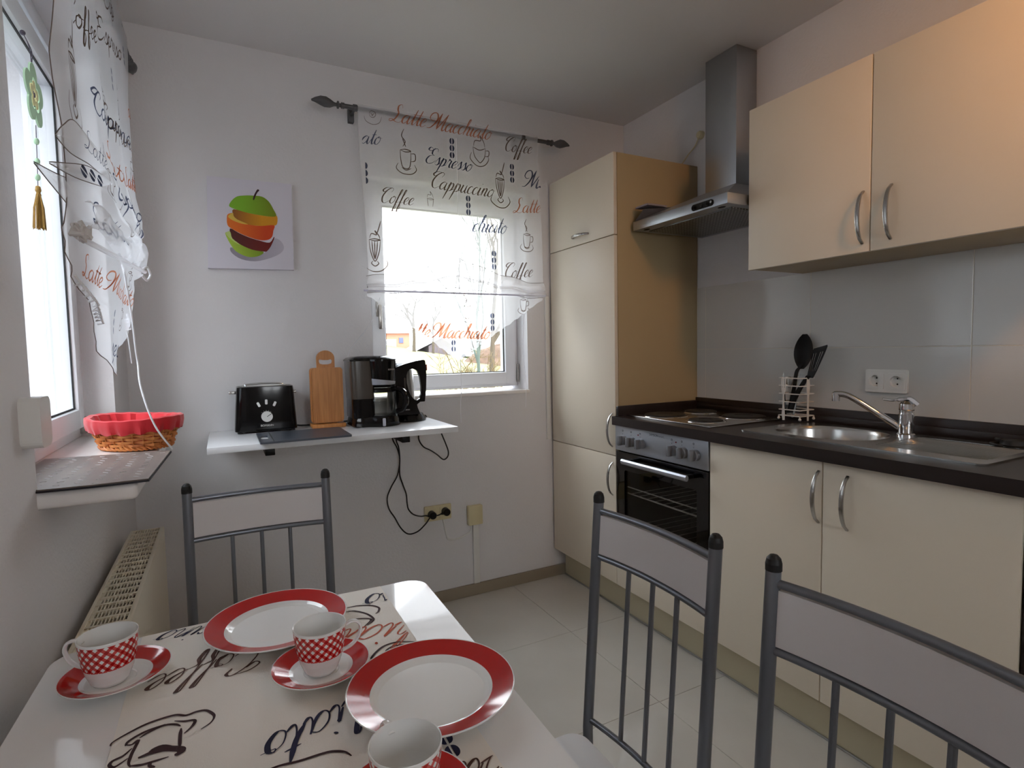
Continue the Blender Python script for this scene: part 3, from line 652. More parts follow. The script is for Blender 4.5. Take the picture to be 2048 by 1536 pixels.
for i in range(25):
    a = math.radians(-200 + 230 * i / 24); t = i / 24
    h1 = 1.128 - .022 * (t * t * (3 - 2 * t)); c_, s_ = math.cos(a), math.sin(a)
    lo_.append((CX + .0592 * c_, CY + .0592 * s_, 1.098)); up.append((CX + .0612 * c_, CY + .0612 * s_, h1))
b.ring_loft([lo_, up], 0, False, False).build('silver_trim', M['panel'], cm)
MB().lathe([(0, 1.098), (.0585, 1.098), (.0575, 1.107)], (CX, CY, 0), 30).build('head_underside', M['blackm'], cm)
text('BOMANN', .0085, lambda u, v, w_: (CX + .0646 * math.sin(u / .0645 + .55), CY - .0650 * math.cos(u / .0645 + .55), 1.160 + v), 'lettering', M['plastic'], cm)
ju = thing('glass_jug', 'glass coffee jug with black handle inside the coffee maker', 'jug', (CX, CY, ZS + .045))
Z0 = ZS + .0455
MB().lathe([(0, .001), (.042, .001), (.049, .004), (.0575, .033), (.060, .060), (.053, .092), (.043, .112), (.044, .119), (.0425, .119), (.0415, .112), (.0515, .092), (.0585, .060), (.056, .033), (.047, .006), (0, .003)], (CX, CY, Z0), 36).build('jug_body', M['jug'], ju)
MB().lathe([(.0545, .095), (.055, .097), (.0505, .108), (.049, .108)], (CX, CY, Z0), 30).build('neck_band', M['blackm'], ju)
MB().lathe([(0, .126), (.02, .125), (.042, .122), (.045, .116), (.0, .114)], (CX, CY, Z0), 30).build('jug_lid', M['blackm'], ju)
hc = cr([(CX + .038, CY - .032, Z0 + .105), (CX + .060, CY - .045, Z0 + .109), (CX + .084, CY - .057, Z0 + .090), (CX + .090, CY - .060, Z0 + .052), (CX + .076, CY - .052, Z0 + .020), (CX + .054, CY - .040, Z0 + .014)], 5)
MB().sweep(hc, (.55, .83, 0), .022, .020, bev=.5).build('jug_handle', M['black'], ju)
# kettle
ke = thing('kettle', 'black and steel kettle with loop handle right of the coffee maker', 'kettle', (-1.318, -.125, ZS))
KX, KY = -1.324, -.115; KB = -1.350
MB().lathe([(0, .001), (.082, .001), (.083, .008), (.068, .032), (0, .032)], (KX, KY, ZS), 36).build('power_base', M['black'], ke)
MB().lathe([(0, .034), (.064, .034), (.066, .04), (.054, .225), (.052, .235)], (KB, KY, ZS), 36).build('steel_body', M['steel'], ke)
MB().lathe([(.053, .234), (.052, .248), (.03, .258), (0, .26)], (KB, KY, ZS), 30).build('lid', M['black'], ke)
ko = [(-1.393, 1.165), (-1.35, 1.180), (-1.303, 1.191), (-1.268, 1.196), (-1.259, 1.192), (-1.256, 1.167), (-1.2545, 1.125), (-1.258, 1.063), (-1.265, 1.012), (-1.287, 1.011), (-1.301, 1.0), (-1.298, .985), (-1.291, .968), (-1.288, .958), (-1.384, .958), (-1.394, 1.034), (-1.394, 1.11)]
ki = [(-1.312, 1.158), (-1.295, 1.148), (-1.285, 1.121), (-1.28, 1.08), (-1.281, 1.046), (-1.287, 1.027), (-1.302, 1.017), (-1.316, 1.026), (-1.329, 1.043), (-1.338, 1.067), (-1.344, 1.098), (-1.344, 1.129), (-1.339, 1.146), (-1.328, 1.156)]
MB().prism(ko, FY(-.172), .016, [ki]).build('handle', M['black'], ke)
MB().box((-1.255, -.187, 1.148), (-1.250, -.173, 1.175), .002).build('switch', mat('red_switch', (170, 24, 24), .3), ke)
text('BOMANN', .008, lambda u, v, w_: FY(-.1883)(u - 1.352, v + .98, w_), 'lettering', M['plastic'], ke)
MB().prism(rrect(-1.357, 1.0, -1.349, 1.12, .003, 2), FY(-.188), .0015).build('level_gauge', M['smoke'], ke)
# cables and plugs
cA = [(-1.373, -.03, .905), (-1.373, -.03, .836), (-1.353, -.03, .791), (-1.342, -.03, .739), (-1.351, -.02, .663), (-1.381, -.012, .607), (-1.401, -.012, .559), (-1.395, -.012, .507), (-1.369, -.012, .46), (-1.34, -.012, .404), (-1.306, -.012, .372), (-1.261, -.014, .377), (-1.222, -.02, .41), (-1.2, -.03, .441)]
cB = [(-1.356, -.03, .905), (-1.356, -.03, .83), (-1.345, -.03, .791), (-1.34, -.025, .739), (-1.34, -.015, .662), (-1.325, -.012, .609), (-1.311, -.012, .564), (-1.308, -.012, .52), (-1.302, -.013, .489), (-1.281, -.02, .464), (-1.25, -.03, .453), (-1.225, -.03, .452)]
wsck = thing('double_socket', 'cream double wall socket with two black plugs below the shelf', 'socket', (-1.156, 0, .45))
MB().box((-1.2245, -.016, .414), (-1.0885, -.001, .488), .004).build('cover_plate', M['creamplastic'], wsck)
for x in (-1.19, -1.123):
    MB().box((x - .027, -.018, .425), (x + .027, -.0155, .479), .001).build('socket_insert', M['creamplastic'], wsck)
def plug(name, label, x, z, cab, tail):
    t = thing(name, label, 'plug', (x, -.018, z), 'black mains plugs and cables under the shelf')
    MB().lathe([(0, -.036), (.014, -.035), (.0175, -.03), (.0185, 0), (0, 0)], (x, -.0185, z), 22, axis='y').build('plug_body', M['blackm'], t)
    MB().tube([(x, -.036, z), (x + tail[0] * .6, -.04, z + tail[1] * .6), (x + tail[0], -.038, z + tail[1])], [.009, .007, .004], 10).build('strain_relief', M['blackm'], t)
    MB().tube(cr(cab, 5), .0032, 8).build('cable', M['rubber'], t)
plug('mains_plug', 'black plug in the left half of the cream socket', -1.193, .4505, cB + [(-1.213, -.036, .4485)], (-.022, -.002))
plug('mains_plug', 'black plug in the right half of the cream socket', -1.123, .4565, cA + [(-1.17, -.046, .449), (-1.152, -.042, .452)], (-.03, -.006))
kc = MB().tube(cr([(-1.245, -.08, .932), (-1.225, -.06, .935), (-1.205, -.03, .918), (-1.2, -.018, .88), (-1.235, -.016, .86), (-1.254, -.05, .825), (-1.233, -.05, .787), (-1.198, -.05, .766), (-1.167, -.05, .743), (-1.136, -.05, .716), (-1.114, -.05, .727), (-1.11, -.05, .753), (-1.12, -.045, .789), (-1.137, -.03, .845), (-1.15, -.02, .895)], 6), .0032, 8).build('kettle_cable', M['rubber'], loc=(-1.2, -.05, .72))
tag(kc, 'black kettle cable looping below the right end of the shelf', 'cable')
jb = thing('junction_box', 'small cream junction box right of the double socket', 'box', (-.965, 0, .412))
MB().box((-1.003, -.03, .364), (-.927, -.001, .461), .004).build('box_lid', M['creamplastic'], jb)
MB().tube(cr([(-1.13, -.004, .414), (-1.122, -.004, .38), (-1.112, -.004, .325), (-1.10, -.004, .306), (-1.06, -.004, .303), (-1.0, -.004, .318), (-.984, -.004, .335), (-.982, -.004, .366)], 5), .0042, 8).build('cable', M['plastic'], jb)
o = MB().box((-.974, -.012, .059), (-.942, -.001, .364), .002).build('cable_trunking', M['plastic'], loc=(-.958, 0, .06)); tag(o, 'short white cable trunking running down from the junction box', 'trunking')
o = MB().box((-.534, -.014, .752), (-.512, -.001, 1.506), .002).build('cable_trunking', M['plastic'], loc=(-.52, 0, .75)); tag(o, 'tall white cable trunking between window and tall cabinet', 'trunking')
# fruit canvas: a flat print on a stretched canvas
pc = thing('canvas_picture', 'square canvas print of a sliced fruit stack on the back wall', 'picture', (-1.92, 0, 1.58))
MB().prism([(-2.083, 1.577), (-1.765, 1.584), (-1.761, 1.938), (-2.071, 1.934)], FY(-.001), .02).build('canvas', M['canvas'], pc)
def print_mat(n, c0, c1, ax=(1, 0), lo=0, hi=1):
    m = mat(n, c0, .7); N = m.node_tree; tc = N.nodes.new('ShaderNodeTexCoord'); sp = N.nodes.new('ShaderNodeSeparateXYZ'); mr = N.nodes.new('ShaderNodeMapRange')
    rp = N.nodes.new('ShaderNodeValToRGB'); rp.color_ramp.elements[0].color = lin(*c0); rp.color_ramp.elements[1].color = lin(*c1)
    N.links.new(tc.outputs['Object'], sp.inputs[0]); N.links.new(sp.outputs['X' if ax[0] else 'Z'], mr.inputs[0]); mr.inputs[1].default_value = lo; mr.inputs[2].default_value = hi
    N.links.new(mr.outputs[0], rp.inputs[0]); N.links.new(rp.outputs[0], N.nodes['Principled BSDF'].inputs['Base Color']); return m
ART = [('printed_shade', [(-2.002, 1.653), (-1.994, 1.662), (-1.949, 1.631), (-1.894, 1.636), (-1.85, 1.678), (-1.837, 1.708), (-1.817, 1.705), (-1.802, 1.684), (-1.804, 1.663), (-1.825, 1.643), (-1.866, 1.624), (-1.912, 1.612), (-1.961, 1.617), (-1.992, 1.636)], ((150, 144, 156), (196, 190, 202), (1, 0), -.03, .12)),
 ('printed_apple_base', [(-2.016, 1.714), (-2.01, 1.722), (-1.999, 1.724), (-1.992, 1.698), (-1.964, 1.676), (-1.921, 1.658), (-1.879, 1.652), (-1.894, 1.636), (-1.922, 1.628), (-1.949, 1.631), (-1.981, 1.648), (-2.001, 1.677)], ((176, 206, 70), (120, 150, 20), (1, 0), -.08, .04)),
 ('printed_red_slice', [(-1.999, 1.737), (-1.967, 1.721), (-1.93, 1.706), (-1.891, 1.696), (-1.855, 1.691), (-1.838, 1.715), (-1.837, 1.708), (-1.85, 1.678), (-1.865, 1.657), (-1.876, 1.653), (-1.921, 1.658), (-1.964, 1.676), (-1.992, 1.698)], ((90, 34, 30), (112, 20, 14), (1, 0), -.06, .05)),
 ('printed_orange_flesh', [(-1.982, 1.814), (-1.931, 1.804), (-1.887, 1.799), (-1.847, 1.797), (-1.823, 1.802), (-1.823, 1.771), (-1.838, 1.76), (-1.883, 1.756), (-1.933, 1.758), (-1.973, 1.776), (-1.985, 1.793)], ((150, 90, 26), (220, 150, 20), (1, 0), -.06, .04)),
 ('printed_orange_peel', [(-2.007, 1.785), (-1.999, 1.795), (-1.985, 1.799), (-1.988, 1.793), (-1.975, 1.776), (-1.933, 1.758), (-1.883, 1.756), (-1.835, 1.763), (-1.839, 1.74), (-1.845, 1.715), (-1.863, 1.701), (-1.897, 1.699), (-1.946, 1.713), (-1.988, 1.734), (-2.007, 1.75)], ((236, 120, 34), (212, 70, 16), (1, 0), -.08, .05)),
 ('printed_orange_rim', [(-2.003, 1.782), (-1.996, 1.793), (-1.985, 1.799), (-1.983, 1.787), (-1.97, 1.774), (-1.933, 1.759), (-1.955, 1.759), (-1.986, 1.769)], ((226, 190, 80), (214, 170, 60), (1, 0), -.08, .05)),
 ('printed_apple_top', [(-1.998, 1.827), (-1.986, 1.849), (-1.966, 1.866), (-1.933, 1.873), (-1.906, 1.875), (-1.875, 1.874), (-1.851, 1.857), (-1.835, 1.828), (-1.825, 1.802), (-1.847, 1.797), (-1.887, 1.799), (-1.931, 1.804), (-1.963, 1.811), (-1.987, 1.818)], ((130, 186, 40), (124, 136, 14), (1, 0), -.03, .1)),
 ('printed_core_rim', [(-2.014, 1.714), (-2.009, 1.722), (-1.998, 1.723), (-1.992, 1.698), (-1.964, 1.675), (-1.98, 1.681), (-2.0, 1.697)], ((200, 216, 130), (190, 206, 110), (1, 0), -.08, .05)),
 ('printed_stem', [(-1.91, 1.86), (-1.906, 1.875), (-1.898, 1.892), (-1.891, 1.902), (-1.885, 1.898), (-1.893, 1.888), (-1.9, 1.873), (-1.906, 1.858)], ((50, 20, 40), (60, 24, 36), (1, 0), -.08, .05))]
for i, (n_, pts, g) in enumerate(ART):
    q = [(p.x, p.y) for p in cr([(a, c, 0) for a, c in pts], 3, True)]
    MB().prism(q, FY(-.0212 - .0002 * i), .0002).build(n_, print_mat(n_ + '_ink', *g), pc)

# ================================================================== radiator, sill things
ra = thing('radiator', 'cream panel radiator with slotted top grille under the left window', 'radiator', (-2.3, -.8, .12))
RX0, RX1, RY0, RY1, RZ = -2.345, -2.250, -1.34, -.34, .656
MB().box((RX1 - .014, RY0, .12), (RX1, RY1, RZ - .002), .004).build('front_panel', M['rad'], ra)
MB().box((RX0, RY0, .12), (RX0 + .014, RY1, RZ - .004), .004).build('rear_panel', M['rad'], ra)
MB().box((RX0 + .002, RY1 - .006, .125), (RX1 - .002, RY1 - .001, RZ - .001), .002).box((RX0 + .002, RY0 + .001, .125), (RX1 - .002, RY0 + .006, RZ - .001), .002).build('side_cover', M['rad'], ra)
b = MB(); nx, ny = 11, 24
b.box((RX0, RY0, RZ - .012), (RX0 + .008, RY1, RZ), .001).box((RX1 - .012, RY0, RZ - .012), (RX1 - .001, RY1, RZ), .001)
for i in range(1, nx): x = RX0 + .008 + (RX1 - RX0 - .02) * i / nx; b.box((x - .0012, RY0, RZ - .010), (x + .0012, RY1, RZ - .002))
for j in range(ny + 1): y = RY0 + .006 + (RY1 - RY0 - .012) * j / ny; b.box((RX0 + .006, y - .0028, RZ - .007), (RX1 - .008, y + .005, RZ - .001))
b.build('top_grille', M['rad'], ra)
MB().box((RX0 + .016, RY0 + .01, .14), (RX1 - .016, RY1 - .01, RZ - .08)).build('dark_core', M['dark'], ra)  # darkness between the radiator panels is put into this block's colour
for y in (-1.2, -.5): MB().box((XL, y - .02, .2), (RX0 + .002, y + .02, .56)).build('wall_bracket', M['rad'], ra)
# quilted mat
mt = thing('quilted_mat', 'taupe quilted mat with dark edge on the window sill', 'mat', (-2.31, -1.02, .98))
mo = [(-2.449, -.805), (-2.178, -.843), (-2.182, -.95), (-2.187, -1.10), (-2.191, -1.216), (-2.28, -1.222), (-2.366, -1.218), (-2.430, -1.19), (-2.445, -1.0)]
MB().prism(mo, FZ(.9805), .0035).build('backing', M['matedge'], mt)
cxm, cym = -2.31, -1.02
MB().prism([(cxm + (x - cxm) * .985, cym + (y - cym) * .985) for x, y in mo], FZ(.984), .0025).build('quilted_top', M['mat'], mt)
b = MB(); rnd = random.Random(3)
for k in range(13):
    y0 = -1.2 + .034 * k; ln = [(-2.425 + .235 * i / 22, y0 - .06 * i / 22 + .009 * math.sin(i * 1.3 + k) + rnd.uniform(-.003, .003), .9872) for i in range(23)]
    ln = [p for p in ln if -1.21 < p[1] < -.825 - .13 * (p[0] + 2.445) and p[0] > -2.42]
    for a, c in zip(ln[::3], ln[1::3]): b.cyl(a, c, .00045, 5)
stuff(b.build('stitching', M['cord'], mt))
# basket
bk = thing('bread_basket', 'oval wicker basket lined with red cloth on the window sill', 'basket', (-2.275, -.69, .98))
BC = Vector((-2.272, -.688, .9815)); ca, sa = math.cos(math.radians(-52)), math.sin(math.radians(-52))
def bke(a, b_, th, z): x, y = a * math.cos(th), b_ * math.sin(th); return BC + Vector((x * ca - y * sa, x * sa + y * ca, z))
NS = 24
b = MB()
for r in range(7):
    z = .016 + .0085 * r; t_ = z / .085; A, B_ = .101 + .028 * t_, .072 + .024 * t_
    pts = [bke(A + .0050 * (1 if (q + r) % 2 else -1), B_ + .0050 * (1 if (q + r) % 2 else -1), 2 * math.pi * q / NS, z) for q in range(NS)]
    p2 = cr(pts, 3, True); p2.append(p2[0]); rg = []
    for i, p in enumerate(p2):
        nrm = (p - BC); nrm.z = 0; nrm.normalize()
        rg.append([p + nrm * .0015 + Vector((0, 0, .0034)), p + nrm * .0022, p + nrm * .0015 - Vector((0, 0, .0034)), p - nrm * .0012 - Vector((0, 0, .0034)), p - nrm * .0012 + Vector((0, 0, .0034))])
    b.ring_loft(rg, 0, True, False)
b.build('woven_strands', M['wicker'], bk)
b = MB()
for q in range(NS):
    th = 2 * math.pi * q / NS
    b.tube([bke(.099, .070, th, .003), bke(.115, .084, th, .045), bke(.129, .095, th, .082)], .0024, 6)
b.build('stakes', M['wicker'], bk)
b = MB()
for ph in (0, math.pi):
    pts = [bke(.1035 + .003 * math.sin(th * 22 + ph), .0745 + .003 * math.sin(th * 22 + ph), th, .0075 + .0035 * math.cos(th * 22 + ph)) for th in [2 * math.pi * i / 220 for i in range(221)]]
    b.tube(pts, .0034, 6, caps=False)
b.build('base_braid', M['wicker'], bk)
fl_ = [bke(.103, .070, 2 * math.pi * q / 32, .004) for q in range(32)]
MB().add(fl_, [tuple(range(32))]).build('basket_floor', M['wicker'], bk)
b = MB(); rg = []; NL = 96
for A, B_, z, fr_ in ((.092, .060, .02, .001), (.110, .077, .06, .002), (.124, .090, .085, .001), (.134, .100, .0885, .0006), (.139, .104, .086, .0006), (.139, .1045, .073, .001), (.135, .101, .059, .0022), (.132, .098, .050, .003)):
    rg.append([bke(A + fr_ * math.sin(19 * t) + fr_ * .8 * math.sin(31 * t + 1), B_ + fr_ * math.sin(19 * t) + fr_ * .8 * math.sin(31 * t + 1), t, z + (fr_ * .9 * math.sin(17 * t + 2) + .003 * math.sin(2 * t + 1)) ) for t in [2 * math.pi * q / NL for q in range(NL)]])
b.ring_loft(rg, 0, True, False).build('cloth_liner', M['redcloth'], bk)
MB().add([p for p in rg[0]], [tuple(range(NL))], 0).build('liner_floor', M['redcloth'], bk)
# strap winder
sw = thing('strap_winder', 'white plastic blind strap winder on the wall beside the left window', 'strap winder', (XL, -1.25, 1.08))
MB().prism(rrect(-1.285, 1.072, -1.217, 1.163, .016, 5), lambda u, v, w_: (XL + w_, u, v), .031).build('cover', M['plastic'], sw)
# window ornament
fo_ = thing('flower_ornament', 'felt flower with gold tassel hanging in the left window', 'ornament', (-2.43, -.755, 1.95))
def petal(r0, r1, n=72): return [((r0 + r1 * abs(math.cos(2.5 * t)) ** .75) * math.sin(t), (r0 + r1 * abs(math.cos(2.5 * t)) ** .75) * math.cos(t)) for t in [2 * math.pi * i / n for i in range(n)]]
fF = lambda u, v, w_: (-2.432 + w_, -.755 + u, 1.878 + v)
MB().prism(petal(.048, .028), fF, .004, [petal(.026, .016)]).build('outer_petals', M['green'], fo_)
MB().prism(petal(.020, .014), fF, .004, [petal(.009, .006)]).build('inner_petals', M['yellow'], fo_)
MB().prism(ell(0, 0, .006, .006, 12), fF, .004).build('centre', M['twine'], fo_)
b = MB().tube(cr([(-2.443, -.752, 2.022), (-2.432, -.758, 1.99), (-2.431, -.752, 1.95)], 4), .0011, 6).tube(cr([(-2.443, -.752, 2.022), (-2.43, -.748, 1.985), (-2.431, -.753, 1.95)], 4), .0011, 6).tube([(-2.43, -.757, 1.905), (-2.43, -.757, 1.848)], .001, 6)
b.tube([(-2.43, -.757, 1.805), (-2.43, -.765, 1.73), (-2.43, -.776, 1.652)], .001, 6).sphere((-2.444, -.752, 2.024), .006, n=6); b.build('string', M['twine'], fo_)
for z, y in ((1.765, -.761), (1.715, -.767), (1.675, -.773)): MB().sphere((-2.43, y, z), .006, n=6, sc=(1, 1, 1.4)).build('bead', M['green'], fo_)
b = MB(); rnd = random.Random(5)
b.lathe([(0, 0), (.005, -.003), (.0065, -.012), (.004, -.018), (.006, -.024), (.0, -.026)], (-2.43, -.776, 1.655), 12)
for i in range(46):
    a = rnd.uniform(0, 6.28); r = rnd.uniform(.001, .0135)
    b.tube([(-2.43 + .003 * math.cos(a), -.778 + .003 * math.sin(a), 1.636), (-2.43 + r * .8 * math.cos(a), -.784 + r * .8 * math.sin(a), 1.60), (-2.43 + r * math.cos(a), -.79 + r * math.sin(a), 1.545 + rnd.uniform(0, .006))], .0011, 4)
b.build('tassel', M['gold'], fo_)

# ================================================================== curtains with printed lettering
GL = {
'a': (1.0, [[(.75, .85), (.45, 1), (.12, .7), (.08, .25), (.3, 0), (.58, .25), (.78, .95)], [(.78, .95), (.72, .3), (.85, 0), (1.08, .25)]]),
't': (.62, [[(.0, .2), (.3, .9), (.44, 1.85)], [(.44, 1.85), (.3, .6), (.4, .02), (.68, .25)], [(.1, 1.2), (.68, 1.25)]]),
'e': (.72, [[(0, .25), (.45, .55), (.6, .85), (.4, 1), (.12, .65), (.15, .15), (.4, 0), (.78, .3)]]),
'c': (.7, [[(.6, .8), (.45, 1), (.15, .75), (.1, .25), (.35, 0), (.74, .3)]]),
'h': (.92, [[(0, .2), (.35, 1.3), (.45, 1.95), (.3, 1.95), (.2, 1.2), (.12, 0)], [(.15, .3), (.45, 1), (.65, .85), (.6, .2), (.75, 0), (.98, .25)]]),
'i': (.48, [[(0, .3), (.2, 1), (.15, .25), (.3, 0), (.54, .25)], [(.28, 1.45), (.33, 1.52)]]),
'o': (.82, [[(.5, 1), (.15, .75), (.1, .2), (.4, 0), (.68, .4), (.65, .85), (.45, 1), (.42, .85), (.9, .85)]]),
's': (.66, [[(0, .2), (.35, 1.05), (.42, .85), (.55, .3), (.35, 0), (.08, .12)], [(.4, .02), (.75, .3)]]),
'p': (.86, [[(0, .3), (.25, 1.1), (.2, .3), (.02, -1.1)], [(.2, .6), (.5, 1), (.7, .7), (.6, .15), (.35, 0), (.2, .1)], [(.5, .05), (.95, .3)]]),
'r': (.78, [[(0, .2), (.25, 1.1), (.3, .95), (.55, .9), (.5, .3), (.65, 0), (.88, .25)]]),
'u': (.95, [[(0, .3), (.2, 1), (.15, .3), (.35, 0), (.6, .4), (.7, 1)], [(.7, 1), (.65, .25), (.8, 0), (1, .25)]]),
'n': (.9, [[(0, .3), (.2, 1), (.15, 0)], [(.17, .4), (.45, 1), (.62, .85), (.58, .2), (.72, 0), (.96, .25)]]),
'y': (.9, [[(0, .3), (.2, 1), (.2, .3), (.4, 0), (.7, 1)], [(.7, 1), (.55, -.6), (.3, -1.1), (.2, -.7), (.95, .3)]]),
'v': (.8, [[(0, .3), (.2, 1), (.3, .1), (.45, .05), (.7, .95), (.9, .85)]]),
'f': (.58, [[(0, .2), (.4, 1.4), (.5, 1.95), (.35, 1.95), (.22, 1.0), (.05, -.9), (.18, -1), (.3, -.4), (.2, .1), (.64, .3)]]),
' ': (.45, []),
'L': (1.4, [[(.95, 1.7), (.75, 2.1), (.42, 1.9), (.5, 1.4), (.72, 1), (.55, .3), (.1, 0), (-.05, .2), (.25, .28), (.7, .05), (1.15, 0), (1.45, .3)]]),
'M': (2.1, [[(.45, 1.1), (.1, 1.0), (-.25, 1.3), (-.1, 1.85), (.4, 1.95), (.72, 1.4), (.6, .7), (.2, .1), (-.2, .05)], [(.2, .05), (.7, .9), (1.05, 2.05)], [(1.05, 2.05), (1.0, .9), (1.05, .05)], [(1.05, .05), (1.5, 1.1), (1.85, 2.05)], [(1.85, 2.05), (1.7, .6), (1.8, 0), (2.12, .25)]]),
'E': (1.3, [[(1.15, 1.7), (.95, 2.1), (.48, 1.9), (.5, 1.35), (.9, 1.15)], [(.9, 1.15), (.3, 1), (.08, .4), (.4, 0), (.9, .1), (1.3, .55)], [(.48, 1.95), (.0, 2.15), (-.15, 1.8), (.25, 1.7), (.6, 2.15)]]),
'C': (1.3, [[(1.15, 1.5), (1.3, 1.9), (1, 2.1), (.5, 1.7), (.2, .9), (.38, .2), (.8, 0), (1.3, .4)], [(1, 2.1), (.3, 2.1), (-.05, 1.75), (.2, 1.5), (.5, 1.8)]]),
}
CUP = [[(-.36, .55), (-.34, 0), (-.22, -.42), (.12, -.42), (.24, 0), (.26, .55)], [(-.36, .55), (-.05, .62), (.26, .55), (-.05, .47), (-.36, .55)], [(.26, .4), (.5, .4), (.5, .05), (.24, -.05)], [(-.5, -.2), (-.62, -.5), (-.3, -.75), (.25, -.75), (.55, -.5), (.45, -.2)], [(-.3, -.42), (-.05, -.55), (.25, -.42)], [(-.2, .75), (-.05, 1.05), (-.25, 1.35), (-.1, 1.75)], [(-.02, .75), (-.12, 1.0), (-.2, 1.2)]]
CREAM = [[(-.45, .35), (-.35, -.2), (-.05, -.55), (.1, -.55), (.35, -.2), (.42, .35)], [(-.45, .35), (0, .2), (.42, .35)], [(-.4, .4), (-.3, .75), (.1, .8), (.05, 1.1), (.3, .75), (.38, .4)], [(.42, .2), (.65, .2), (.62, -.1), (.35, -.15)], [(-.55, 0), (-.65, -.4), (-.2, -.8), (.3, -.75), (.6, -.4), (.6, -.15)]]
GLASSM = [[(-.28, .55), (-.22, 0), (-.06, -.45), (.06, -.45), (.22, 0), (.28, .55)], [(-.28, .55), (0, .6), (.28, .55), (0, .5), (-.28, .55)], [(-.14, .5), (-.1, 0), (-.02, -.4)], [(0, .5), (0, 0), (0, -.4)], [(.14, .5), (.1, 0), (.02, -.4)], [(-.25, .62), (-.15, .85), (.1, .8), (.02, 1.0), (.22, .75), (.25, .6)], [(.1, .8), (.22, 1.15), (.32, 1.5)], [(-.1, -.5), (-.18, -.62), (0, -.75), (.18, -.62), (.1, -.5)], [(-.5, -.35), (-.6, -.7), (-.2, -1.0), (.3, -.98), (.62, -.65), (.5, -.35)]]
CONE = [[(-.4, .1), (-.3, -.8)], [(.4, .1), (.3, -.8)], [(-.45, .1), (0, .2), (.45, .1), (0, 0), (-.45, .1)], [(-.4, .2), (-.3, .6), (.1, .6), (0, 1.0), (.3, .6), (.4, .2)]]
SAUC = [[(-.9, 0), (-.7, -.5), (0, -.75), (.7, -.5), (1, .2)], [(-.35, .3), (-.2, 0), (.15, 0), (.35, .3), (.15, .55), (-.2, .55), (-.35, .3)], [(-.2, .4), (.1, .1)], [(-.1, .1), (.2, .4)]]
BEAN = [[(.03, .30), (-.02, 0), (.03, -.30)]]
def smooth2(pts, k=6): return [(p.x, p.y) for p in cr([(a, c, 0) for a, c in pts], k)]
def ribbon(b, pts, wid, f, mi, off=0, flat=False, emin=0):
    # pen stroke: thick on down-strokes, laid on the cloth by f(u, v, lift)
    n = len(pts); L, R_ = [], []
    for i, p in enumerate(pts):
        a, c = pts[max(i - 1, 0)], pts[min(i + 1, n - 1)]; dx, dy = c[0] - a[0], c[1] - a[1]; l = math.hypot(dx, dy) or 1e-9
        e = .5 if flat else (.28 + .75 * (abs(dy) / l) ** 1.5 if dy < 0 else .34)
        e = max(e, emin)
        e *= min(1, .35 + 1.3 * min(i, n - 1 - i) / max(1, n - 1) * 2)
        nx, ny = -dy / l * wid * e, dx / l * wid * e
        L.append(f(p[0] + nx, p[1] + ny, off)); R_.append(f(p[0] - nx, p[1] - ny, off))
    b.add(L + R_, [(i, i + 1, n + i + 1, n + i) for i in range(n - 1)], mi, False)
def word(b, s, u0, v0, u1, v1, f, mi, size=None, keep=None, bold=.10):
    adv = sum(GL[c][0] for c in s); sc = math.hypot(u1 - u0, v1 - v0) / adv; dx, dy = (u1 - u0) / (sc * adv), (v1 - v0) / (sc * adv); sy = size or sc; x = 0
    for c in s:
        for st_ in GL[c][1]:
            pts = []
            for px, py in smooth2(st_):
                X, Y = (x + px) * sc + py * .42 * sy, py * sy
                pts.append((u0 + X * dx - Y * dy, v0 + X * dy + Y * dx))
            if keep:
                run = []
                for p in pts + [None]:
                    if p and keep(*p): run.append(p)
                    else:
                        if len(run) > 1: ribbon(b, run, bold * sy, f, mi, emin=.55 if bold > .11 or c == 'M' else 0)
                        run = []
            else: ribbon(b, pts, bold * sy, f, mi, emin=.55 if c in 'MN' else 0)
        x += GL[c][0]
def motif(b, kind, u, v, h, f, mi, keep=None, bean_mi=1):
    if kind == 'bean':
        for k in (-1, 0, 1):
            pc_ = v + k * h * .82
            for s_ in (-1, 1):
                q = [(u + s_ * (.05 + .26 * math.cos(t)) * h * 1.0, pc_ + .36 * h * math.sin(t)) for t in [-math.pi / 2 + math.pi * i / 8 for i in range(9)]]
                if keep and not all(keep(*p) for p in q): continue
                b.add([f(p[0], p[1], 0) for p in q], [tuple(range(9))] , bean_mi)
        return
    for st_ in dict(cup=CUP, cream=CREAM, glass=GLASSM, cone=CONE, saucer=SAUC)[kind]:
        pts = [(u + px * h, v + py * h) for px, py in smooth2(st_)]
        run = []
        for p in pts + [None]:
            if p and (not keep or keep(*p)): run.append(p)
            else:
                if len(run) > 1: ribbon(b, run, .055 * h, f, mi, flat=True)
                run = []
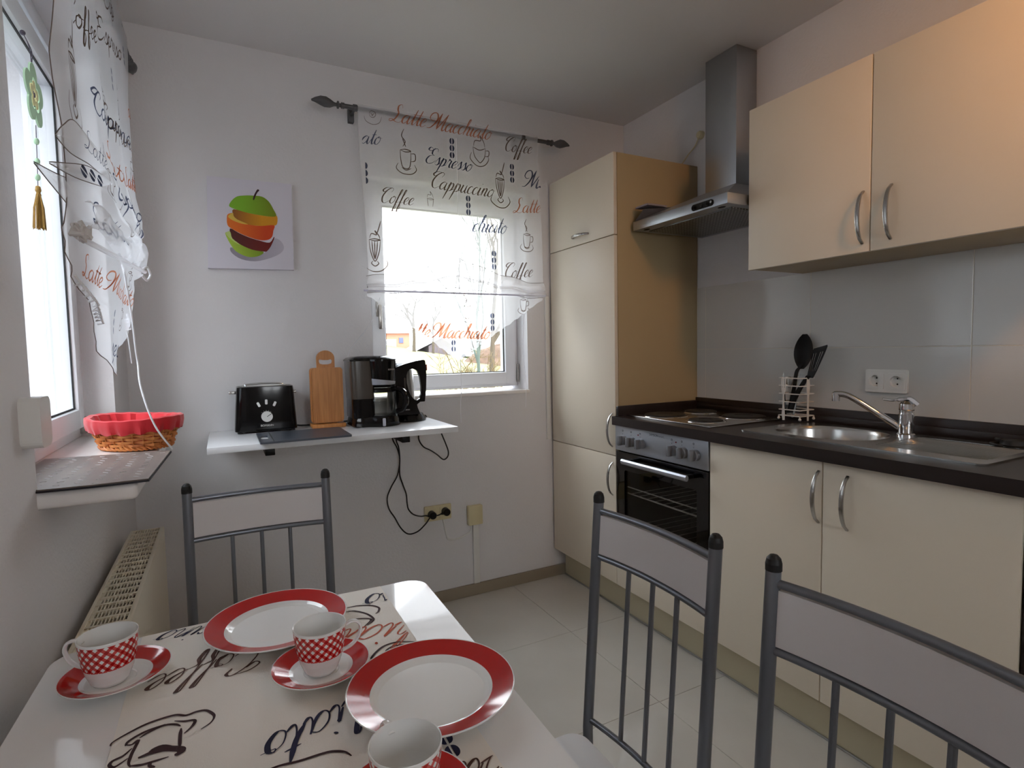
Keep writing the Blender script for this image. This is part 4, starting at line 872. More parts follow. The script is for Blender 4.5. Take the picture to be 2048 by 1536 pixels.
# --- back window
ro = thing('curtain_rod', 'dark iron curtain rod with leaf finials above the back window', 'curtain rod', (-1.06, -.1, 2.26))
def rod(t, p0, p1, f0, f1, br, wall):
    p0, p1 = Vector(p0), Vector(p1); d_ = (p1 - p0).normalized()
    MB().cyl(p0, p1, .0095, 16).build('pole', M['rod'], t)
    for q, s_ in ((p0, -1), (p1, 1)):
        if (s_ < 0 and not f0) or (s_ > 0 and not f1): continue
        e = d_ * s_
        prof = [(0, .0125), (.012, .0125), (.013, .008), (.02, .008), (.022, .015), (.028, .015), (.03, .007), (.04, .008), (.055, .016), (.075, .021), (.095, .018), (.115, .010), (.13, .0035)]
        pts = [q + e * a + Vector((0, 0, -.00 + (.006 * math.sin(max(0, a - .06) * 40) if a > .06 else 0))) for a, r in prof]
        MB().tube(pts, [r for a, r in prof], 16).build('finial', M['rod'], t)
    for q in br:
        q = Vector(q); n_ = Vector(wall)
        MB().cyl(q, q + n_ * .092, .006, 10).box(q + n_ * .088 - Vector((.012, .012, .03)), q + n_ * .098 + Vector((.012, .012, .03)), .002).cyl(q - d_ * .008, q + d_ * .008, .014, 14).build('bracket', M['rod'], t)
rod(ro, (-1.55, -.1, 2.262), (-.56, -.1, 2.262), 1, 1, [(-1.505, -.1, 2.262), (-.70, -.1, 2.262)], (0, 1, 0))
def S2(u, v, lift=0):       # u = x, v = z
    a = min(1, max(0, (2.26 - v) / .5)); y = -.108 + .004 * math.sin(u * 38) * a + .006 * math.sin(u * 17 + 1) * a + .006 * a * math.sin(v * 9)
    if v > 2.25: y = -.112
    return (u, y - lift, v)
cu = thing('roman_curtain', 'sheer white coffee print curtain with pointed hem at the back window', 'curtain', (-1.05, -.1, 2.27))
b = MB(); U = [-1.484 + .874 * i / 60 for i in range(61)]; Vz = [2.276 - .786 * j / 30 for j in range(31)]
b.add([S2(u + (.012 * math.sin(v * 5) if i in (0, 60) else 0), v) for v in Vz for i, u in enumerate(U)], [(j * 61 + i, j * 61 + i + 1, (j + 1) * 61 + i + 1, (j + 1) * 61 + i) for j in range(30) for i in range(60)], 0, True)
b.build('panel', M['voile'], cu)
b = MB(); rows = []
for j in range(17):
    t = j / 16; row = []
    for i in range(61):
        s_ = i / 60; sc_ = .007 * abs(math.sin(s_ * 60)) * (1 if t > .9 else t)
        x = -1.484 + .874 * s_; low = 1.485 - .012 - max(0, (1 - abs(s_ - .475) / (.475 if s_ < .475 else .525))) * .292
        z = 1.497 + (low - 1.497) * t + sc_
        row.append((x, -.112 - .006 * math.sin(s_ * 25) * t, z))
    rows.append(row)
b.ring_loft(rows, 0, False, False).build('pointed_hem', M['voile'], cu)
for zc, zl, pk, dp in ((1.545, 1.520, .105, .02), (1.508, 1.497, .06, .028)):
    rows = []
    for j in range(9):
        a = j / 8; row = []
        for i in range(61):
            s_ = i / 60; bump_ = (1 - abs(s_ - .48) / .52) ** 1.6
            zt_ = zc + pk * bump_ + .012; zb_ = zl + pk * .62 * bump_ - .012
            row.append((-1.487 + .88 * s_, -.118 - dp * math.sin(math.pi * a) - .004 * math.sin(s_ * 40 + j), zt_ + (zb_ - zt_) * a + .004 * math.sin(s_ * 33)))
        rows.append(row)
    MB().ring_loft(rows, 0, False, False).build('gathered_pleat', M['voile2'], cu)
    es = MB() if zc > 1.52 else es
    for r_ in (rows[0], rows[-1]): es.tube([(q[0], q[1] - .002, q[2]) for q in r_], .0010, 5)
es.build('edge_stitching', mat('brown_grey_hem', (128, 118, 112), .8), cu)
MB().cyl((-1.50, -.125, 1.497), (-.60, -.125, 1.497), .004, 8).build('hem_bar', mat('lilac_white_rod', (214, 212, 232), .4), cu)
for pts in ([(-1.06, -.13, 1.66), (-1.058, -.10, 1.35), (-1.05, -.09, 1.07), (-1.056, -.09, .98), (-1.057, -.09, .89)], [(-.70, -.13, 1.50), (-.708, -.09, 1.379), (-.712, -.09, 1.2), (-.700, -.09, 1.06), (-.706, -.09, .94)], [(-1.43, -.12, 1.47), (-1.45, -.10, 1.40), (-1.49, -.09, 1.33), (-1.535, -.06, 1.27), (-1.56, -.04, 1.22), (-1.575, -.035, 1.05), (-1.57, -.035, .94)]):
    MB().tube(cr(pts, 5), .0014, 6).build('pull_cord', M['cord'], cu)
MB().tube([(-1.057, -.119, 2.2), (-1.057, -.121, 1.62)], .0006, 4).build('draw_thread', M['cord'], cu)
BACKW = [('Latte Macchiato', 2, -1.364, 2.23, -.884, 2.221), ('ato', 1, -1.488, 2.117, -1.408, 2.122), ('Espresso', 1, -1.21, 2.073, -.986, 2.061), ('Coffee', 0, -.812, 2.182, -.661, 2.189), ('Cappuccino', 0, -1.194, 1.967, -.881, 1.954), ('Coffee', 0, -1.42, 1.877, -1.272, 1.878), ('Mac', 1, -.708, 2.025, -.55, 2.028), ('Latte', 2, -.766, 1.894, -.617, 1.908), ('chiato', 1, -.989, 1.787, -.812, 1.789), ('Coffee', 0, -.824, 1.579, -.662, 1.592), ('tte Macchiato', 2, -1.286, 1.296, -.918, 1.285)]
BACKM = [('cup', -1.291, 2.071, 0.077), ('cream', -.938, 2.152, 0.073), ('glass', -.836, 1.998, 0.086), ('glass', -1.441, 1.671, 0.086), ('cup', -.689, 1.762, 0.062), ('cup', -1.022, 1.409, 0.057), ('bean', -1.075, 2.156, 0.038), ('bean', -1.474, 1.995, 0.038), ('bean', -.767, 2.082, 0.038), ('bean', -1.003, 1.905, 0.038), ('bean', -.877, 1.66, 0.038), ('bean', -.896, 1.366, 0.036), ('bean', -1.097, 1.240, 0.036), ('cone', -1.189, 1.91, 0.037), ('saucer', -1.435, 2.233, 0.040), ('cream', -.984, 1.262, 0.045), ('cup', -.723, 1.447, 0.053)]
hemlow = lambda x: 1.473 - max(0, 1 - abs((x + 1.484) / .874 - .475) / (.475 if (x + 1.484) / .874 < .475 else .525)) * .292
kp = lambda u, v: -1.482 < u < -.612 and v > (hemlow(u) + .004 if v < 1.49 else 0)
f2 = lambda u, v, l: S2(u, v, .0025) if v > 1.49 else (u, -.1225, v)
b = MB()
for t_, c_, *p in BACKW: word(b, t_, *p, f2, c_, keep=kp, bold=.17 if p[1] < 1.4 else .10)
for k_, u, v, h in BACKM: motif(b, k_, u, v, h, f2, 0, kp)
stuff(b.build('printed_motifs', [M['p_g'], M['p_n'], M['p_r']], cu))
# --- left window
r1 = thing('curtain_rod', 'dark iron curtain rod seen end-on above the left window', 'curtain rod', (-2.292, -.8, 2.26))
rod(r1, (-2.292, -1.36, 2.26), (-2.292, -.182, 2.26), 1, 1, [(-2.292, -1.30, 2.26), (-2.292, -.40, 2.26)], (-1, 0, 0))
def itp(tab, z):
    for (a, p), (c, q) in zip(tab, tab[1:]):
        if a >= z >= c: return p + (q - p) * (a - z) / (a - c)
    return tab[-1][1] if z < tab[-1][0] else tab[0][1]
YNR = [(2.28, -1.29), (1.842, -1.306), (1.745, -1.337), (1.70, -1.33), (1.63, -1.305), (1.56, -1.302), (1.506, -1.305), (1.44, -1.33), (1.40, -1.31), (1.373, -1.30), (1.349, -1.27), (1.346, -1.16), (1.31, -1.105), (1.248, -1.09), (1.215, -1.007), (1.186, -.875)]
YFR = [(2.28, -.29), (2.22, -.291), (2.152, -.303), (2.006, -.355), (1.882, -.401), (1.757, -.455), (1.68, -.42), (1.60, -.51), (1.51, -.615), (1.466, -.64), (1.433, -.75), (1.385, -.73), (1.332, -.716), (1.298, -.74), (1.264, -.78), (1.25, -.85), (1.187, -.835)]
XOF = [(2.28, 0), (1.9, .004), (1.72, .012), (1.62, .03), (1.5, .04), (1.42, .025), (1.3, .005), (1.184, -.005)]
def S1(y, z, lift=0):       # u = y, v = z, hangs in front of the niche
    ya, yb = itp(YNR, z), itp(YFR, z); s_ = min(1, max(0, (y - ya) / (yb - ya))); a = min(1, max(.12, (2.28 - z) / .35))
    q = min(1, s_ * 1.7); q = q * q * (3 - 2 * q); g = max(0, 1 - abs(z - 1.53) / .13)
    x = -2.279 + itp(XOF, z) * q + a * (.0045 * math.sin(y * 24) + .0018 * math.sin(y * 47 + 1 + 3 * z)) + g * q * (.012 * math.sin(z * 82 + y * 7) + .005 * math.sin(z * 40 - y * 19))
    return (x + lift, y, z)
c1 = thing('roman_curtain', 'sheer white coffee print curtain gathered at the left window', 'curtain', (-2.285, -.75, 2.27))
b = MB(); NZ, NY = 110, 60; vs = []; nearl, farl = [], []
for j in range(NZ + 1):
    z = 2.276 - (2.276 - 1.187) * j / NZ; ya, yb = itp(YNR, z), itp(YFR, z)
    wob = .007 * math.sin(z * 150) if z < 1.46 else .0
    nearl.append(S1(ya + wob, z)); farl.append(S1(yb - wob, z))
    for i in range(NY + 1): vs.append(S1(ya + (yb - ya) * i / NY + (wob if i == 0 else -wob if i == NY else 0), z))
b.add(vs, [(j * (NY + 1) + i, j * (NY + 1) + i + 1, (j + 1) * (NY + 1) + i + 1, (j + 1) * (NY + 1) + i) for j in range(NZ) for i in range(NY)], 0, True)
b.build('panel', M['voile'], c1)
b = MB().tube(nearl[4:], .0009, 5)
# pointed folds that stick out at the near edge
def fold(up, lo_, x, bulge, n=14):
    U_, L_ = cr([(0, a, c) for a, c in up], 6), cr([(0, a, c) for a, c in lo_], 6); m_ = 24
    P = lambda C, t: C[min(len(C) - 1, int(t * (len(C) - 1)))].lerp(C[min(len(C) - 1, int(t * (len(C) - 1)) + 1)], t * (len(C) - 1) % 1)
    rows = []
    for j in range(n + 1):
        a = j / n; row = []
        for i in range(m_ + 1):
            t = i / m_; q = P(U_, t).lerp(P(L_, t), a); row.append((x + bulge * math.sin(math.pi * a) * (1 - t * .6), q.y, q.z))
        rows.append(row)
    MB().ring_loft(rows, 0, False, False).build('gathered_pleat', M['voile'], c1)
    b.tube(rows[0], .0009, 5); b.tube(rows[-1], .0009, 5)
fold([(-1.02, 1.672), (-1.24, 1.665), (-1.34, 1.625), (-1.405, 1.586)], [(-1.025, 1.633), (-1.144, 1.618), (-1.3, 1.590), (-1.405, 1.584)], -2.268, .016)
fold([(-1.0, 1.632), (-1.19, 1.601), (-1.416, 1.54), (-1.482, 1.521)], [(-.995, 1.612), (-1.084, 1.592), (-1.311, 1.546), (-1.482, 1.519)], -2.262, .012)
fold([(-1.0, 1.608), (-1.084, 1.592), (-1.311, 1.546), (-1.482, 1.519)], [(-1.02, 1.53), (-1.16, 1.50), (-1.32, 1.506), (-1.482, 1.517)], -2.280, .010)
b.build('edge_stitching', mat('brown_grey_hem_thread', (120, 108, 100), .8), c1)
rows = []
for j in range(9):
    a = math.pi * j / 8; row = []
    for i in range(41):
        t = i / 40; y = -1.29 + .66 * t; rr = .022 + .016 * t
        row.append((-2.255 + .014 * t + .018 * math.sin(a) + .003 * math.sin(31 * t + j), y, 1.488 + .022 * t + .012 * math.sin(9 * t) + rr * math.cos(a) + .004 * math.sin(37 * t + 2 * j)))
    rows.append(row)
MB().ring_loft(rows, 0, False, False).build('gathered_pleat', M['voile'], c1)
MB().cyl((-2.262, -1.30, 1.444), (-2.232, -.66, 1.47), .0055, 10).build('hem_bar', M['voile2'], c1)
b = MB()
for k in range(3):
    b.tube([(-2.262 + .01 * math.sin(i * 1.9 + k), -1.30 - .02 * k + .06 * i / 9, 1.462 + .012 * math.cos(i * 2.3 + k) - .006 * k) for i in range(10)], [.004 + .002 * math.sin(i * 1.7) for i in range(10)], 6)
b.build('gathered_knot', mat('grey_gathered_tape', (214, 210, 208), .8), c1)
for z, y0, y1 in ((1.37, -1.31, -1.13), (1.335, -1.14, -1.10), (1.34, -.73, -.69)):
    MB().tube([(-2.272 + .006 * math.sin(i * 2.1), y0 + (y1 - y0) * i / 14, z - .03 * i / 14 + .007 * math.cos(i * 2.1)) for i in range(15)], .0026, 6).build('frill', M['cord'], c1)
MB().tube(cr([(-2.236, -.70, 1.468), (-2.226, -.655, 1.484), (-2.222, -.625, 1.466), (-2.228, -.66, 1.447), (-2.234, -.71, 1.455)], 5), .0035, 8).build('loop', M['cord'], c1)
MB().tube(cr([(-2.262, -.84, 1.462), (-2.258, -.830, 1.438), (-2.254, -.79, 1.342), (-2.25, -.785, 1.255), (-2.248, -.775, 1.215), (-2.243, -.803, 1.163), (-2.226, -.84, 1.099), (-2.206, -.85, 1.043), (-2.176, -.838, .988)], 6), .0022, 8).build('pull_cord', M['cord'], c1)
MB().tube(cr([(-2.262, -.82, 1.30), (-2.258, -.82, 1.25), (-2.258, -.80, 1.216)], 4), .0018, 6).build('pull_cord', M['cord'], c1)
LEFTW = [('Coffee', 0, -1.17, 1.883, -.939, 1.947), ('Espresso', 0, -.879, 1.991, -.508, 2.105), ('Cappuccino', 1, -1.057, 1.753, -.475, 1.871), ('Latte', 2, -.971, 1.69, -.70, 1.676), ('Latte Mac', 2, -.60, 1.726, -.36, 1.735), ('Latte Macchiato', 2, -1.26, 1.384, -.749, 1.365), ('yes', 1, -1.005, 1.239, -.844, 1.232), ('Espresso', 1, -.946, 1.605, -.496, 1.639), ('Latte', 1, -1.167, 1.50, -.928, 1.488), ('Esp', 0, -.776, 2.12, -.591, 2.18), ('ate', 2, -.454, 1.967, -.33, 1.989), ('Cappuccino', 0, -.9, 1.79, -.45, 1.86), ('Coffee', 1, -.72, 1.55, -.46, 1.56)]
LEFTM = [('glass', -1.215, 1.745, .085), ('bean', -.974, 1.313, .024), ('cup', -.835, 1.33, .04), ('cream', -.627, 1.935, .05), ('bean', -.447, 2.147, .024), ('saucer', -.636, 2.196, .05), ('bean', -.75, 1.95, .024), ('cup', -.80, 1.43, .035), ('cream', -.856, 1.564, .04), ('cup', -.86, 1.85, .05), ('cream', -.5, 1.78, .045), ('cup', -.6, 1.62, .05), ('cup', -1.0, 1.62, .05)]
kp1 = lambda u, v: 1.19 < v < 2.27 and itp(YNR, v) + .01 < u < itp(YFR, v) - .008
f1 = lambda u, v, l: S1(u, v, .003)
f1b = lambda u, v, l: (-2.246, u, v)
b = MB()
for t_, c_, *p in LEFTW: word(b, t_, *p, f1, c_, size=.022 if t_ == 'Latte Macchiato' else .026, keep=kp1, bold=.16)
for k_, u, v, h in LEFTM: motif(b, k_, u, v, h, f1, 0, kp1)
word(b, 'Latte', -1.29, 1.607, -1.06, 1.632, lambda u, v, l: (-2.249, u, v), 1, size=.018, bold=.13)
for y_, z_ in ((-1.33, 1.553), (-1.255, 1.567), (-1.18, 1.578)):
    for s_ in (-1, 1): b.add([(-2.246, y_ + s_ * .004 + .026 * math.cos(t), z_ + s_ * .0015 + .0085 * math.sin(t)) for t in [s_ * math.pi / 2 - math.pi / 2 + math.pi * q_ / 8 for q_ in range(9)]], [tuple(range(9))], 1)
stuff(b.build('printed_motifs', [M['p_g'], M['p_n'], M['p_r']], c1))

# ================================================================== table, crockery, chairs
TZ = .742
tb = thing('dining_table', 'white glossy dining table laid for three in the foreground', 'table', (-2.0, -1.95, 0))
MB().prism([(u + .020 * (v + 1.397), v) for u, v in rrect(-2.316, -2.52, -1.688, -1.397, .04, 7)], FZ(TZ - .022), .022).build('tabletop', M['table'], tb, angle=50)
MB().box((-2.28, -2.47, TZ - .075), (-1.71, -1.445, TZ - .0225), .003).build('apron', M['chairmetal'], tb)
for x in (-2.27, -1.72):
    for y in (-2.46, -1.455): MB().cyl((x, y, .002), (x, y, TZ - .023), .018, 18).build('leg', M['chairmetal'], tb)
ru = thing('table_runner', 'cream table runner printed with coffee words and cups', 'table runner', (-1.99, -1.95, TZ))
RX_ = (-2.195, -1.778)
def RS(u, v, l=0):
    e = min(1, max(0, (u - RX_[0]) / .03), max(0, (RX_[1] - u) / .03))
    return (u, v, TZ + .0012 + l + .0010 * e * (1 + math.sin(v * 34 + u * 9) * math.sin(u * 21 + 1)) * .8 + (.0022 * math.exp(-((v + 1.585 - .02 * u) / .006) ** 2) + .0022 * math.exp(-((u + 2.075) / .005) ** 2)) * e)
b = MB(); nu, nv = 42, 110; y0, y1 = -2.515, -1.3985
b.add([RS(RX_[0] + (RX_[1] - RX_[0]) * i / nu, y0 + (y1 - y0) * j / nv) for j in range(nv + 1) for i in range(nu + 1)], [(j * (nu + 1) + i, j * (nu + 1) + i + 1, (j + 1) * (nu + 1) + i + 1, (j + 1) * (nu + 1) + i) for j in range(nv) for i in range(nu)], 0, True)
b.build('cloth', M['runner'], ru)
fR = lambda u, v, l: RS(u, v, .0008)
kr = lambda u, v: RX_[0] + .003 < u < RX_[1] - .003 and -2.5 < v < -1.4
b = MB()
for s_, c_, *p in (('hiato', 2, -1.748, -1.580, -1.915, -1.545), ('Macchiato', 0, -1.735, -1.716, -2.022, -1.786), ('Coffee', 1, -2.005, -1.530, -2.166, -1.556), ('Espresso', 0, -1.56, -1.415, -1.815, -1.432), ('Cappuccino', 0, -1.915, -1.448, -2.16, -1.400), ('Cappuccino', 1, -1.66, -1.968, -1.94, -1.93), ('Latte', 2, -2.0, -2.15, -2.15, -2.15)):
    word(b, s_, *p, fR, c_, keep=kr, bold=.10)
DR = [[(-2.196, -1.707), (-2.194, -1.699), (-2.176, -1.688), (-2.154, -1.679), (-2.129, -1.677), (-2.115, -1.685), (-2.102, -1.683), (-2.09, -1.687), (-2.081, -1.704), (-2.084, -1.717), (-2.096, -1.727)], [(-2.179, -1.717), (-2.176, -1.708), (-2.16, -1.698), (-2.138, -1.693)], [(-2.165, -1.709), (-2.155, -1.701), (-2.139, -1.695), (-2.126, -1.7), (-2.12, -1.707)], [(-2.179, -1.715), (-2.172, -1.718), (-2.166, -1.713), (-2.168, -1.727), (-2.17, -1.738), (-2.171, -1.754), (-2.168, -1.763)], [(-2.128, -1.691), (-2.116, -1.698), (-2.104, -1.702), (-2.106, -1.714), (-2.115, -1.726)], [(-2.119, -1.712), (-2.119, -1.733), (-2.118, -1.755)], [(-2.162, -1.75), (-2.147, -1.747), (-2.135, -1.747), (-2.122, -1.754), (-2.116, -1.759), (-2.118, -1.765), (-2.123, -1.766)], [(-2.171, -1.726), (-2.179, -1.736), (-2.189, -1.74), (-2.191, -1.747), (-2.185, -1.753), (-2.173, -1.744)], [(-2.17, -1.76), (-2.158, -1.765), (-2.146, -1.766), (-2.129, -1.766)], [(-2.147, -1.764), (-2.148, -1.772), (-2.142, -1.778)], [(-2.152, -1.748), (-2.139, -1.742), (-2.124, -1.755)], [(-2.04, -1.853), (-2.015, -1.848), (-1.989, -1.851), (-1.964, -1.851), (-1.951, -1.853), (-1.938, -1.861), (-1.932, -1.872)],
 [(-1.865, -1.468), (-1.843, -1.469), (-1.819, -1.48), (-1.806, -1.498), (-1.81, -1.514), (-1.817, -1.52)], [(-1.867, -1.484), (-1.85, -1.488), (-1.833, -1.51), (-1.826, -1.531), (-1.827, -1.544), (-1.841, -1.557)], [(-1.867, -1.519), (-1.846, -1.525), (-1.832, -1.534), (-1.831, -1.542), (-1.846, -1.558)], [(-1.856, -1.674), (-1.86, -1.669), (-1.849, -1.654), (-1.831, -1.641), (-1.808, -1.64), (-1.782, -1.653)], [(-1.837, -1.665), (-1.83, -1.655), (-1.816, -1.65), (-1.789, -1.658)]]
for s_ in DR: ribbon(b, smooth2(s_), .0042, fR, 3, flat=True)
for s_ in DR[6:7] + DR[10:11]: ribbon(b, smooth2(s_), .010, fR, 3, flat=True)
motif(b, 'bean', -1.822, -1.90, .030, fR, 0, kr, 0)
stuff(b.build('printed_motifs', [M['ink_n'], M['ink_b'], M['ink_r'], M['ink_m']], ru))
ZR = TZ + .0042
def plate(label, x, y):
    t = thing('dinner_plate', label, 'plate', (0, 0, 0), 'red rimmed dinner plates')
    pr = [(0, .0045), (.060, .0045), (.074, .0055), (.080, .010), (.0815, .0115), (.1135, .0205), (.1160, .0218), (.1168, .0225), (.1165, .0236), (.1155, .0236), (.113, .0228), (.0830, .0142)]
    MB().lathe([(.0, .004), (.045, .004), (.050, .0), (.056, .0), (.059, .003), (.074, .0045), (.084, .0105), (.1155, .0208), (.1168, .0225), (.1160, .0236), (.1145, .0232)], (0, 0, 0), 64).lathe([(.0850, .0143), (.0800, .0108), (.074, .0078), (.0, .0070)], (0, 0, 0), 64).build('plate_body', M['china'], t)
    MB().lathe([(.1145, .0232), (.0850, .0143)], (0, 0, 0), 64).build('red_rim', M['redglaze'], t)
    t.location = (x, y, ZR)
plate('red rimmed white plate at the far end of the table', -1.983, -1.497)
plate('red rimmed white plate at the right edge of the table', -1.809, -1.814)
def cup_set(n1, n2, x, y, ang, cx_=0, cy_=0):
    t = thing('saucer', n1, 'saucer', (0, 0, 0), 'red rimmed saucers')
    MB().lathe([(0, .004), (.024, .004), (.028, 0), (.032, 0), (.036, .004), (.066, .0155), (.0705, .018), (.0708, .0192), (.0695, .0192)], (0, 0, 0), 56).lathe([(.046, .0098), (.040, .0072), (.026, .0062), (.0245, .005), (0, .005)], (0, 0, 0), 56).build('saucer_body', M['china'], t)
    MB().lathe([(.0695, .0192), (.065, .0178), (.046, .0098)], (0, 0, 0), 56).build('red_rim', M['redglaze'], t)
    t.location = (x, y, ZR)
    c = thing('coffee_cup', n2, 'cup', (0, 0, 0), 'red gingham cups')
    h = .070
    MB().lathe([(.0215, .0), (.0245, .004), (.0300, .018), (.0345, .036), (.0372, .055), (.0384, .070)], (0, 0, 0), 56, uv=True).build('cup_wall', M['gingham'], c)
    MB().lathe([(.0384, .0698), (.0380, .0712), (.0370, .0706), (.0355, .055), (.0328, .036), (.0280, .018), (.021, .007), (0, .0055)], (0, 0, 0), 56).lathe([(0, .002), (.018, .002), (.0190, .0), (.0217, .0)], (0, 0, 0), 40).build('cup_lining', M['china'], c)
    ca_, sa_ = math.cos(math.radians(ang)), math.sin(math.radians(ang))
    pts = [(ca_ * r, sa_ * r, z) for r, z in ((.0355, .0585), (.046, .0635), (.0565, .060), (.0610, .050), (.0565, .036), (.046, .026), (.0315, .021))]
    MB().sweep(cr(pts, 5), (-sa_, ca_, 0), .0075, .0048, bev=.55).build('handle', M['china'], c)
    c.location = (x + cx_, y + cy_, ZR + .0066)
cup_set('saucer by the wall side left edge of the table', 'red checked cup nearest the window wall', -2.211, -1.547, 158, -.007, -.003)
cup_set('saucer in the middle of the table between the two plates', 'red checked cup between the two plates', -1.937, -1.676, 2)
cup_set('saucer nearest the camera in front of the right plate', 'red checked cup nearest the camera cut by the picture edge', -1.897, -1.987, 98)
# chairs: local frame, back at +y, seat towards -y, posts .305 apart
def make_chair():
    t = thing('dining_chair', 'x', 'chair', (0, 0, 0), 'grey tube dining chairs'); hw = .1525
    yb = lambda z: .0 + .035 * max(0, z - .45) / .49
    for s_ in (-1, 1):
        po = MB().tube([(s_ * hw, -.012, .003), (s_ * hw, 0, .3), (s_ * hw, 0, .45), (s_ * hw, yb(.92), .922)], .0105, 16).build('back_post', M['chairmetal'], t)
        MB().lathe([(.0112, -.004), (.0112, .006), (.0095, .013), (.0055, .0175), (0, .019)], (s_ * hw, yb(.92), .921), 16).build('end_cap', M['rubber'], po)
        MB().cyl((s_ * hw, -.012, .001), (s_ * hw, -.012, .012), .012, 12).build('foot_cap', M['rubber'], po)
        lg = MB().tube([(s_ * (hw - .004), -.345, .003), (s_ * (hw - .012), -.315, .43)], .0095, 14).build('front_leg', M['chairmetal'], t)
        MB().cyl((s_ * (hw - .004), -.345, .001), (s_ * (hw - .004), -.345, .012), .011, 12).build('foot_cap', M['rubber'], lg)
        MB().cyl((s_ * (hw - .006), -.325, .2), (s_ * hw, 0, .2), .006, 10).build('side_stretcher', M['chairmetal'], t)
    bow = lambda u, z, k: (u * hw, yb(z) + k * (1 - u * u), z)
    for z, r in ((.900, .0062), (.806, .0060), (.467, .0058)):
        MB().tube([bow(-1 + 2 * i / 12, z, .016) for i in range(13)], r, 12).build('back_rail', M['chairmetal'], t)
    rows = [[bow(-.93 + 1.86 * i / 16, z, .016) for i in range(17)] for z in (.814, .892)]
    front = [[(x, y - .004, z) for x, y, z in r] for r in rows]; back = [[(x, y + .004, z) for x, y, z in r] for r in rows]
    b = MB().ring_loft(front, 0, False, False).ring_loft(back[::-1], 0, False, False).ring_loft([front[1], back[1]], 0, False, False).ring_loft([back[0], front[0]], 0, False, False)
    for e in (0, -1): b.add([front[0][e], front[1][e], back[1][e], back[0][e]], [(0, 1, 2, 3)])
    b.build('back_panel', M['chairpanel'], t)
    for u in (-.42, 0, .42): MB().cyl(bow(u, .467, .016), bow(u, .806, .016), .0047, 10).build('spindle', M['chairmetal'], t)
    MB().prism(rrect(-.155, -.345, .155, -.022, .035, 6), FZ(.430), .020).build('seat', M['seat'], t)
    b = MB()
    for z in (.422,):
        b.tube([(-hw, 0, z), (-hw + .004, -.02, z), (-hw + .012, -.31, z), (hw - .012, -.31, z), (hw - .004, -.02, z), (hw, 0, z)], .0075, 10)
    b.build('seat_frame', M['chairmetal'], t)
    return t
C0 = make_chair(); C0['label'] = 'grey tube dining chair at the far table end by the radiator'
C0.location = (-1.9835, -1.108, 0); C0.rotation_euler.z = math.radians(-.8)
for x, y, l_ in ((-1.412, -1.774, 'grey tube dining chair pushed to the table in front of the oven'), (-1.412, -2.182, 'grey tube dining chair in front of the sink cabinet, cut by the right edge')):
    c = dup(C0); c.location = (x, y, 0); c.rotation_euler.z = math.radians(-90); c['label'] = l_

# ================================================================== ceiling lamp that warms the room (above and behind the camera)
cl = thing('ceiling_lamp', 'small round ceiling lamp with warm bulb', 'lamp', (-.86, -2.62, H))
MB().lathe([(0, 0), (.05, 0), (.05, -.03), (.02, -.04), (.02, -.07), (0, -.07)], (-.86, -2.62, H), 24).build('lamp_base', M['plastic'], cl)
bm_ = bpy.data.materials.new('warm_bulb_glow'); bm_.use_nodes = True; pb = bm_.node_tree.nodes['Principled BSDF']
pb.inputs['Emission Color'].default_value = (1, .60, .26, 1); pb.inputs['Emission Strength'].default_value = 60
MB().sphere((-.86, -2.62, 2.375), .028, n=10).build('bulb', bm_, cl)

# ================================================================== outside
def crest(x): return 1.95 - .165 * (x - 11.5) if x < 15.5 else 1.29 - .27 * (x - 15.5)
def gz(x, y):
    t = min(1, max(0, (y - 4) / 46)); z = -1.2 + (max(-2.5, min(3.2, crest(x))) + 1.2) * t ** 1.15
    if y > 50: z -= (y - 50) * .35
    return z + .05 * math.sin(x * 1.7 + y) * t
b = MB(); gx = [-30 + 80 * i / 80 for i in range(81)]; gy = [.8 + 64 * (j / 60) ** 1.5 for j in range(61)]
b.add([(x, y, gz(x, y)) for y in gy for x in gx], [(j * 81 + i, j * 81 + i + 1, (j + 1) * 81 + i + 1, (j + 1) * 81 + i) for j in range(60) for i in range(80)], 0, True)
o = b.build('meadow', mat('winter_grass', (98, 100, 62), .95, var=((114, 106, 70), 1.2, (1, 1, 1)))); o['kind'] = 'structure'
o = MB().box((-30, -25, -1.4), (XL - .36, .8, -1.2)).build('yard', mat('grey_gravel', (84, 86, 88), .95, var=((74, 76, 78), 5, (1, 1, 1)))); o['kind'] = 'structure'
# neighbouring house wall outside the left window
nb = thing('neighbour_wall', 'pale boarded outbuilding glimpsed through the left window', 'building', (-7, 1, -1.2))
MB().box((-7.3, -8, -1.2), (-7, 14, 4.6)).build('wall', mat('grey_render', (120, 124, 130), .9), nb)
for i in range(50): MB().box((-7.0, -7.95 + .44 * i, -1.15), (-6.95, -7.95 + .44 * i + .36, 4.55)).build('board', mat('x', (150, 155, 160), .8) if i == 0 else bpy.data.materials['x'], nb)
bpy.data.materials['x'].name = 'grey_cladding'
